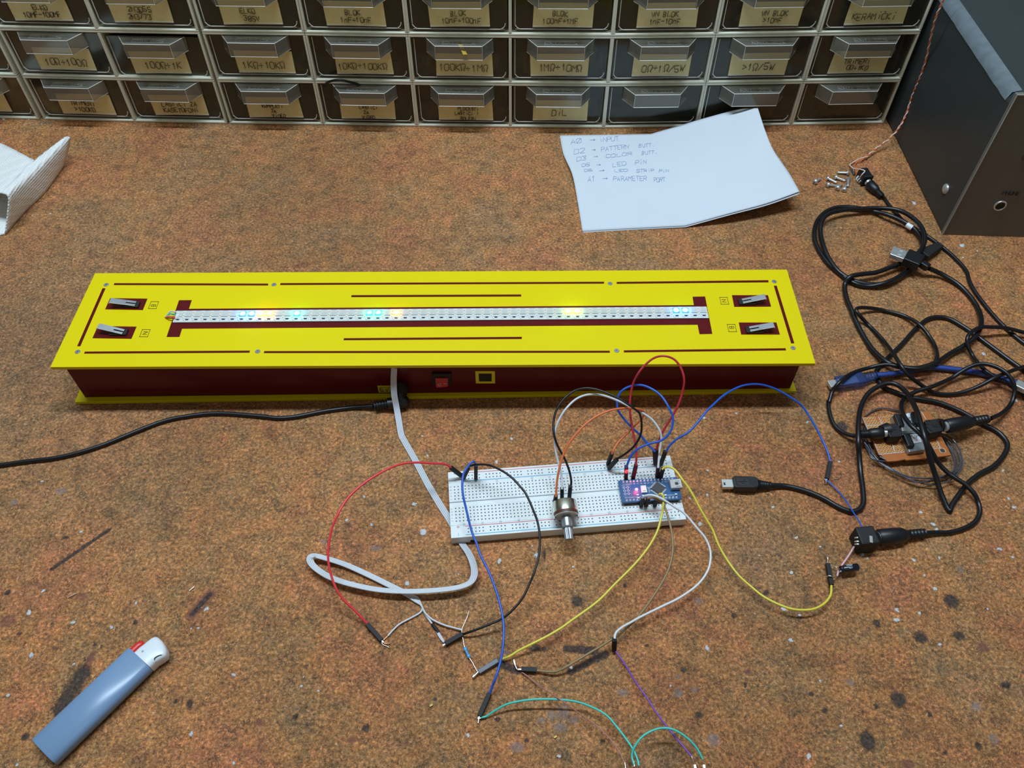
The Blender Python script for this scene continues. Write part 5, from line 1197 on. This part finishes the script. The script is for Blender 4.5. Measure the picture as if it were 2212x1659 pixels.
# ------------------------------------------------------------------ perforated board, adapters, coil of wire
def perfboard():
    z = .0070; th = .0016
    pts = [(1863,901.6),(2007.5,889),(2035,945),(2054.5,983),(2000,990),(1958,993.8),(1955,992),(1936,995.5),(1917,996.8),(1908,988),(1897,979)]
    Q = [W(u, v, z) for u, v in pts]
    root = thing('perforated_board', 'orange perforated circuit board under silver module and black plugs', 'circuit board', (W(1955, 940).x, W(1955, 940).y, 0))
    obj('board', MB().prism(Q, z-th, z), 'phenolic', root)
    s = .12053
    cc = lambda x, y, zz=z: W(1840+x*s, 860+y*s, zz)
    pd = MB(); hl = MB()
    rows_ = [((245,368),(405,355),4),((530,345),(690,322),4),((258,422),(425,405),4),((548,398),(680,380),3),((285,470),(500,445),5),((565,442),(685,430),3),((310,522),(480,508),4),
             ((452,825),(570,815),3),((475,880),(700,860),5),((735,862),(850,845),3),((500,932),(725,910),5),((785,895),(905,882),3),((520,980),(755,960),5),((815,950),(930,935),3),((1420,825),(1540,815),3),((1440,880),(1555,868),3)]
    for a, b_, n in rows_:
        for i in range(n):
            t_ = i/(n-1); c = cc(a[0]+(b_[0]-a[0])*t_, a[1]+(b_[1]-a[1])*t_)
            pd.rod(c, c+Vector((0, 0, .00012)), [(0, .00105), (1, .00105)], 12); hl.rod(c+Vector((0, 0, .0001)), c+Vector((0, 0, .00018)), [(0, .0005), (1, .0005)], 8)
    obj('solder_pads', pd, 'padgold', root); obj('drilled_holes', hl, 'chip', root)
    ln = MB()
    for a in (((190,345),(270,530),(290,570)), ((475,335),(548,480)), ((265,500),(560,478)), ((395,780),(490,1015),(950,965)), ((725,830),(775,970)), ((1520,755),(1590,900),(1465,912)), ((1240,235),(1330,385))):
        ln.tube([cc(*q)+Vector((0, 0, .0001)) for q in a], .00022, 4, smooth=False)
    obj('printed_lines', ln, 'silk', root)
    c = cc(1625, 945); o = MB(); o.tube([c+Vector((.0022*math.cos(a), .0022*math.sin(a), .0001)) for a in [k*math.pi/8 for k in range(17)]], .0004, 5); o.m = 1
    o.rod(c, c+Vector((0, 0, .0002)), [(0, .0020), (1, .0020)], 16); obj('mounting_hole', o, ['padgold', 'chip'], root)
    # silver module: two sloping plates with black bars
    mod = thing('silver_module', 'silver metal twin-plate module with white stickers standing on the orange board', 'electronic module', (cc(1050, 600).x, cc(1050, 600).y, z))
    def plate(q, zz, tt): 
        return MB().slab([cc(x, y, zz+dz) for x, y, dz in q][::-1], (0, 0, -1), tt)
    obj('upper_plate', plate([(720,300,0),(1130,255,0),(1255,590,-.001),(870,560,-.001)], .0130, .0058), 'alu', mod, bevel=.0006)
    obj('lower_plate', plate([(895,625,0),(1215,590,0),(1330,925,0),(1030,965,0)], .0115, .0044), 'alu', mod, bevel=.0006)
    obj('centre_rail', MB().bar(cc(870, 590, .012), cc(1240, 600, .012), .0040, .006), 'steel', mod, bevel=.0004)
    bar = lambda a, b_, w_, h_, zz: MB().bar(cc(*a, zz), cc(*b_, zz), w_, h_)
    obj('black_bar', bar((795,305), (880,520), .0050, .0040, .0150), 'black', mod, bevel=.0008)
    obj('black_bar', bar((965,660), (1058,880), .0052, .0040, .0135), 'black', mod, bevel=.0008)
    obj('black_cover', bar((1115,270), (1170,480), .0055, .0050, .0150), 'blackmatte', mod, bevel=.0010)
    st = MB(); ce = cc(1055, 395, .0136); ux = cc(1140, 395, .0136)-ce; uy = cc(1100, 520, .0136)-ce
    st.slab([ce+ux*math.cos(a)+uy*math.sin(a) for a in [k*math.pi/10 for k in range(20)]], (0, 0, 1), .0004); s1 = obj('oval_sticker', st, 'whiteplastic', mod)
    st = MB().slab([cc(x, y, .0117) for x, y in ((1005,660),(1200,635),(1250,790),(1075,820))], (0, 0, 1), .0003); s2 = obj('square_sticker', st, 'whiteplastic', mod)
    tx = MB(); tr = MB()
    ax_ = ux.normalized(); ay_ = Vector((-ax_.y, ax_.x, 0))
    for s_, (x, y), zz in (('DC', (1045, 370), .0142), ('5V', (1075, 420), .0142), ('IN 12V', (1120, 690), .0122), ('OUT', (1140, 725), .0122)):
        c_ = cc(x, y, zz); text(tx, s_, lambda a, b_, c_=c_: c_+ax_*a+ay_*b_, .0015, .8, .00012, 0, n=3)
    c_ = cc(1165, 765, .0122); text(tr, 'CE', lambda a, b_: c_+ax_*a+ay_*b_, .0016, .8, .00012, 0, n=3)
    obj('sticker_print', tx, 'devtext', mod); obj('red_print', tr, 'redline', mod)
    # adapter blocks
    b1 = thing('jack_adapter', 'black jack adapter block gripping the left barrel plug on the board', 'power jack', cc(760, 580, .008))
    q = [(600,468),(800,455),(850,500),(920,655),(895,690),(690,705),(655,650)]
    obj('adapter_body', MB().prism([cc(x, y, .0160) for x, y in q], .0080, .0165), 'blackmatte', b1, bevel=.0008)
    obj('adapter_neck', MB().rod(cc(640, 580, .0130), cc(530, 590, .0135), [(0, .0058), (.5, .0052), (1, .0044)], 20), 'black', b1)
    rl = MB()
    for (x, y) in ((740, 545),): rl.box((-.0018, -.0014, 0), (.0018, .0014, .0004), Matrix.Translation(cc(x, y, .0165)))
    rl.bar(cc(660, 520, .0166), cc(720, 680, .0166), .0005, .0004); obj('moulded_relief', rl, 'black', b1)
    b2 = thing('jack_adapter', 'black jack adapter block gripping the right barrel plug on the board', 'power jack', cc(1470, 500, .008))
    q = [(1300,400),(1500,372),(1545,385),(1640,590),(1400,640),(1340,560)]
    obj('adapter_body', MB().prism([cc(x, y, .0170) for x, y in q], .0080, .0175), 'blackmatte', b2, bevel=.0008)
    obj('adapter_neck', MB().rod(cc(1560, 485, .0140), cc(1680, 478, .0145), [(0, .0052), (.6, .0046), (.62, .0040), (1, .0040)], 20), 'black', b2)
    rl = MB(); rl.box((-.0018, -.0014, 0), (.0018, .0014, .0004), Matrix.Translation(cc(1490, 490, .0175))); rl.bar(cc(1530, 390, .0176), cc(1610, 590, .0176), .0005, .0004)
    for (x, y) in ((1345,410),(1385,405),(1345,470),(1385,560),(1415,575),(1350,520)): rl.box((-.0006, -.0006, 0), (.0006, .0006, .0004), Matrix.Translation(cc(x, y, .0175)))
    obj('moulded_relief', rl, 'black', b2)
    # wire coil
    rt = thing('wire_coil', 'coil of thin dark grey wire lying around the orange board', 'wire coil', W(1955, 960))
    base = [(235,330),(360,240),(510,182),(680,195),(860,240)]
    rn = random.Random(4)
    loops = [[(230,495),(180,590),(215,760),(330,960),(480,1140),(700,1270),(920,1375),(1150,1430),(1400,1440),(1650,1400),(1830,1330),(1890,1200),(1880,1080),(1800,940),(1680,770),(1560,640)],
             [(250,520),(215,640),(280,850),(400,1040),(560,1180),(760,1290),(980,1400),(1200,1440),(1480,1430),(1720,1400),(1900,1290),(1950,1150),(1900,980),(1800,850),(1690,730),(1570,640)],
             [(270,560),(260,700),(340,900),(440,1080),(640,1240),(860,1370),(1100,1480),(1330,1540),(1500,1550),(1700,1500),(1880,1380),(1980,1200),(1960,1000),(1880,830),(1780,720),(1650,650),(1540,620)],
             [(205,740),(250,860),(350,1030),(500,1160),(700,1290),(900,1390),(1130,1500),(1300,1500),(1560,1420),(1760,1350),(1840,1250),(1830,1100),(1790,960),(1720,840)],
             [(210,770),(300,900),(330,1040),(430,1110),(620,1130),(580,1090),(500,1050)]]
    for i, lp in enumerate([base]+loops):
        zz = 2.0+i*.9
        P3 = spline([cc(x, y, (zz+rn.uniform(-.5, .6))/1000) for x, y in lp], 6)
        obj('wire_turn', MB().tube(P3, .00055, 7), 'greywire', rt)
perfboard()

# ------------------------------------------------------------------ blue USB cable
bl = [(1893,811,6.6),(1917,809,5.6),(1942,806,3.5),(1975,799,3),(2014,794,3),(2066.7,798.6,3),(2122,807,3),(2163.7,818,3),(2212,832,4),(2250,846,4),(2300,866,4)]
root = thing('usb_cable', 'clear blue braided USB cable with mini plug beside the yellow box', 'cable', W(1893, 811))
P3 = spline(px(bl), 7)
obj('braid', MB().tube(P3, .0019, 12), 'braid', root); obj('clear_jacket', MB().tube(P3, .0025, 14), 'bluecable', root)
obj('metal_plug', MB().bar(W(1790, 832, .0045), W(1810, 828.5, .0045), .0068, .0032), 'steel', root, bevel=.0003)
obj('plug_housing', MB().bar(W(1806, 829, .0045), W(1866, 819, .0045), .0105, .0070), 'bluecable', root, bevel=.001)
obj('plug_core', MB().bar(W(1811, 828, .0045), W(1852, 821, .0045), .0070, .0040), 'tin', root, bevel=.0005)
k = []
for i in range(5): k += [(i/5, .0040-.0002*i), (i/5+.1, .0040-.0002*i), (i/5+.11, .0030), (i/5+.19, .0030)]
obj('strain_relief', MB().rod(W(1864, 819.5, .0045), W(1893, 811.5, .0045), k+[(1, .003)], 16), 'bluecable', root)
root = thing('usb_plug', 'silver USB plug end at the right picture edge over the blue cable', 'plug', W(2205, 838))
obj('metal_plug', MB().bar(W(2193, 829, .0100), W(2228, 846, .0100), .0075, .0046), 'steel', root, bevel=.0006)
obj('plug_housing', MB().bar(W(2228, 846, .0100), W(2262, 862, .0100), .0150, .0080), 'black', root, bevel=.001)

# ------------------------------------------------------------------ loose screws
def screws():
    h = MB(); prof = [(0, .0012), (.02, .0022), (.10, .0026), (.17, .0026), (.18, .0013)]
    hd = MB().rod((0, 0, 0), (.0022, 0, 0), [(0, .0012), (.25, .0022), (.7, .0027), (1, .0027)], 16)
    hd.m = 1; hd.box((-.00015, -.0010, -.0002), (.0001, .0010, .0002)); hd.box((-.00015, -.0002, -.0010), (.0001, .0002, .0010))
    k = [(0, .0012)]
    for i in range(10): k += [(i/11, .0011), (i/11+.045, .0014)]
    shk = MB().rod((.0022, 0, 0), (.0118, 0, 0), k+[(.93, .0011), (1, .0003)], 12)
    proto = None
    L = [((1759,393.7),(1774,385.8),'steel screw lying apart at the left of the pile'), ((1785,383.8),(1805,394),'steel screw in the upper middle of the pile pointing down right'), ((1802,381.8),(1822.6,390),'steel screw just under the topmost one of the pile'),
         ((1834.5,373.8),(1810.6,372.8),'topmost steel screw of the pile, lying level'), ((1784.8,398.7),(1806,401.7),'steel screw low in the pile with its head to the left'), ((1807.6,407.6),(1817.6,398.7),'steel screw with its head toward the bench front, middle of three heads'),
         ((1832.5,386),(1831.5,405.6),'steel screw at the right of the pile pointing straight down'), ((1823,411.6),(1826.5,402.7),'steel screw nearest the bench front in the pile')]
    for (a, b_, lb) in L:
        p, q = W(*a, .0026), W(*b_, .0014); ln = (q-p).length; d = (q-p).normalized()
        root = thing('screw', lb, 'screw', (0, 0, 0), 'loose screws beside the cables')
        if proto is None: proto = (obj('screw_head', hd, ['steel', 'chip'], root), obj('screw_shank', shk, 'steel', root))
        else:
            for o in proto: n = o.copy(); C.objects.link(n); n.parent = root
        X = d.to_track_quat('X', 'Z').to_matrix().to_4x4()
        root.matrix_world = Matrix.Translation(p) @ X
screws()
o = obj('wire_offcut', MB().rod(W(1839.5, 366, .0012), W(1845, 378, .0012), [(0, .0010), (1, .0010)], 10), 'slate'); recenter(o, W(1842, 372)); solo(o, 'short grey insulation offcut between screws and small jack', 'wire offcut')

# ------------------------------------------------------------------ solder splashes and crumbs
def splashes():
    big = [(912.6,942,4),(923.5,984,4),(1105,947.6,5),(1072.6,998,6),(786.5,1073,5),(894,1090,8),(749,1124,6),(802.7,1134,5),(914.7,1149,11),(1079,1212,8),(1159,1200,10),(1238,1225,5),
           (880,1261,8),(174.7,1149,5),(93.7,1276.7,7),(63,1324,8),(158,1345,8),(241.8,1355.5,7),(293.7,1302.8,6),(446.8,1315.5,7),(427.9,1357,4),(91,1040,4),(67.6,1416,9),(160,1434,5),
           (17.7,1502,6),(413,1586,7),(36.4,1653,5),(413,1358,3),(505,1458,8),(651.4,1481.7,5),(687.5,1492.6,4),(656,1462,3),(505,1649,5),(1974,1210.5,6),(2029,1205,6),(1997,1243.7,5),
           (2019.5,1272.5,7),(1937,1317.6,7),(1936,1339.7,10),(1986,1325,5),(1707.7,1383,7),(1727,1329.5,5),(2030,1392.8,6),(1771.4,1471,4),(1816.7,1568,5),(1747,1633.7,8),(1873.7,1206,4),
           (2133.7,1316,4),(2187.6,1204,6),(2159.6,1186.5,8),(1989,1107,6),(2166.5,1017,4),(2179,1077.6,6),(2190,1097,7),(1812.9,997.7,4),(1743.6,912.5,5),(2194,865,6),(2016,1133,7),(2023,1145,8),
           (1862.8,1197.6,7),(2125,765,7),(1975,439.4,8),(2022,471,3),(2077.8,531,8),(2111,542,4),(2080,556,4),(1669.6,1096,6),(1720.4,1161.8,6),(1710,1237,6),(1692.7,1316,7),(1512,1132,8),
           (1527,1068.5,5),(1528.6,1016,4),(1490,1076.6,4),(1011,1588,6),(1207.8,1634,6),(1528,1401,9),(1448.4,1481,4),(1233.6,1442.5,5),(1590,893,4),(1521,903,5),(1942,283,4),(1772,1181,4),
           (247,1355,3),(90,268,3),(8,257,7),(62,259,3),(109,462,3),(163,519,3),(70,467,3),(160,258,3),(60,246,3),(885,1170,3),(2180,1130,3),(1150,1180,3),(990,1240,3),(330,1540,3),(1640,1200,3)]
    rn = random.Random(11)
    for k in range(70):
        big.append((rn.uniform(0, 2212), rn.choice([rn.uniform(290, 560), rn.uniform(900, 1650), rn.uniform(900, 1650), rn.uniform(1150, 1650)]), rn.uniform(1.2, 2.2)))
    protos = []
    for k in range(6):
        m = MB(); r_ = random.Random(k); m.blob((0, 0, 0), 1.0, 11, 5, .26, .55, r_)
        if k % 2: m.blob((.9, .5, 0), .55, 7, 3, .5, .3, r_)
        o = obj('solder_splash', m, 'solder'); protos.append(o)
    first = set()
    for i, (u, v, r) in enumerate(big):
        k = i % 6; src = protos[k]
        if k in first: o = src.copy(); C.objects.link(o)
        else: o = src; first.add(k)
        p = W(u, v); rr = r*p.length*0+ (W(u+r, v)-p).length*.62
        o.location = (p.x, p.y, 0.0001); o.scale = (rr, rr*rn.uniform(.65, 1), rr*.8); o.rotation_euler = (0, 0, rn.uniform(0, 6.28))
        solo(o, 'small shiny solder splash stuck to the brown bench', 'solder splash', 'solder splashes on the bench')
    for u, v in ((931.6, 1523.8), (1199.7, 1592)):
        o = obj('plastic_crumb', MB().bar(W(u-3, v+2, .0008), W(u+3, v-2, .0008), .0010, .0010), 'leaf'); recenter(o, W(u, v))
        solo(o, 'tiny yellow plastic crumb on the bench '+('left of the slate sleeve' if u < 1000 else 'under the teal wire arc'), 'crumb')
splashes()

# ------------------------------------------------------------------ light
def area(name, loc, target, sx, sy, e, col):
    l = bpy.data.lights.new(name, 'AREA'); l.shape = 'RECTANGLE'; l.size = sx; l.size_y = sy; l.energy = e; l.color = col
    o = bpy.data.objects.new(name, l); C.objects.link(o); o.location = loc
    d = Vector(target)-Vector(loc); o.rotation_euler = d.to_track_quat('-Z', 'Y').to_euler(); return o
area('fluorescent_tube', (-.10, .57, 1.55), (-.10, .52, 0), 1.20, .11, 27, (.72, .87, 1.0))
area('front_fill_light', (.1, -.9, 2.1), (0, .4, 0), 1.2, .6, 1.8, (1.0, .94, .84))  # added unseen fill from the front, lightens the drawer fronts
wd = bpy.data.worlds.new('room'); sc.world = wd; wd.use_nodes = True
bg = wd.node_tree.nodes['Background']; bg.inputs[0].default_value = (.76, .74, .70, 1); bg.inputs[1].default_value = .14
sc.view_settings.view_transform = 'Standard'; sc.view_settings.look = 'None'; sc.view_settings.gamma = 1
sc.view_settings.use_curve_mapping = False; sc.view_settings.exposure = 0
sc.cycles.transparent_max_bounces = 16; sc.cycles.max_bounces = 8
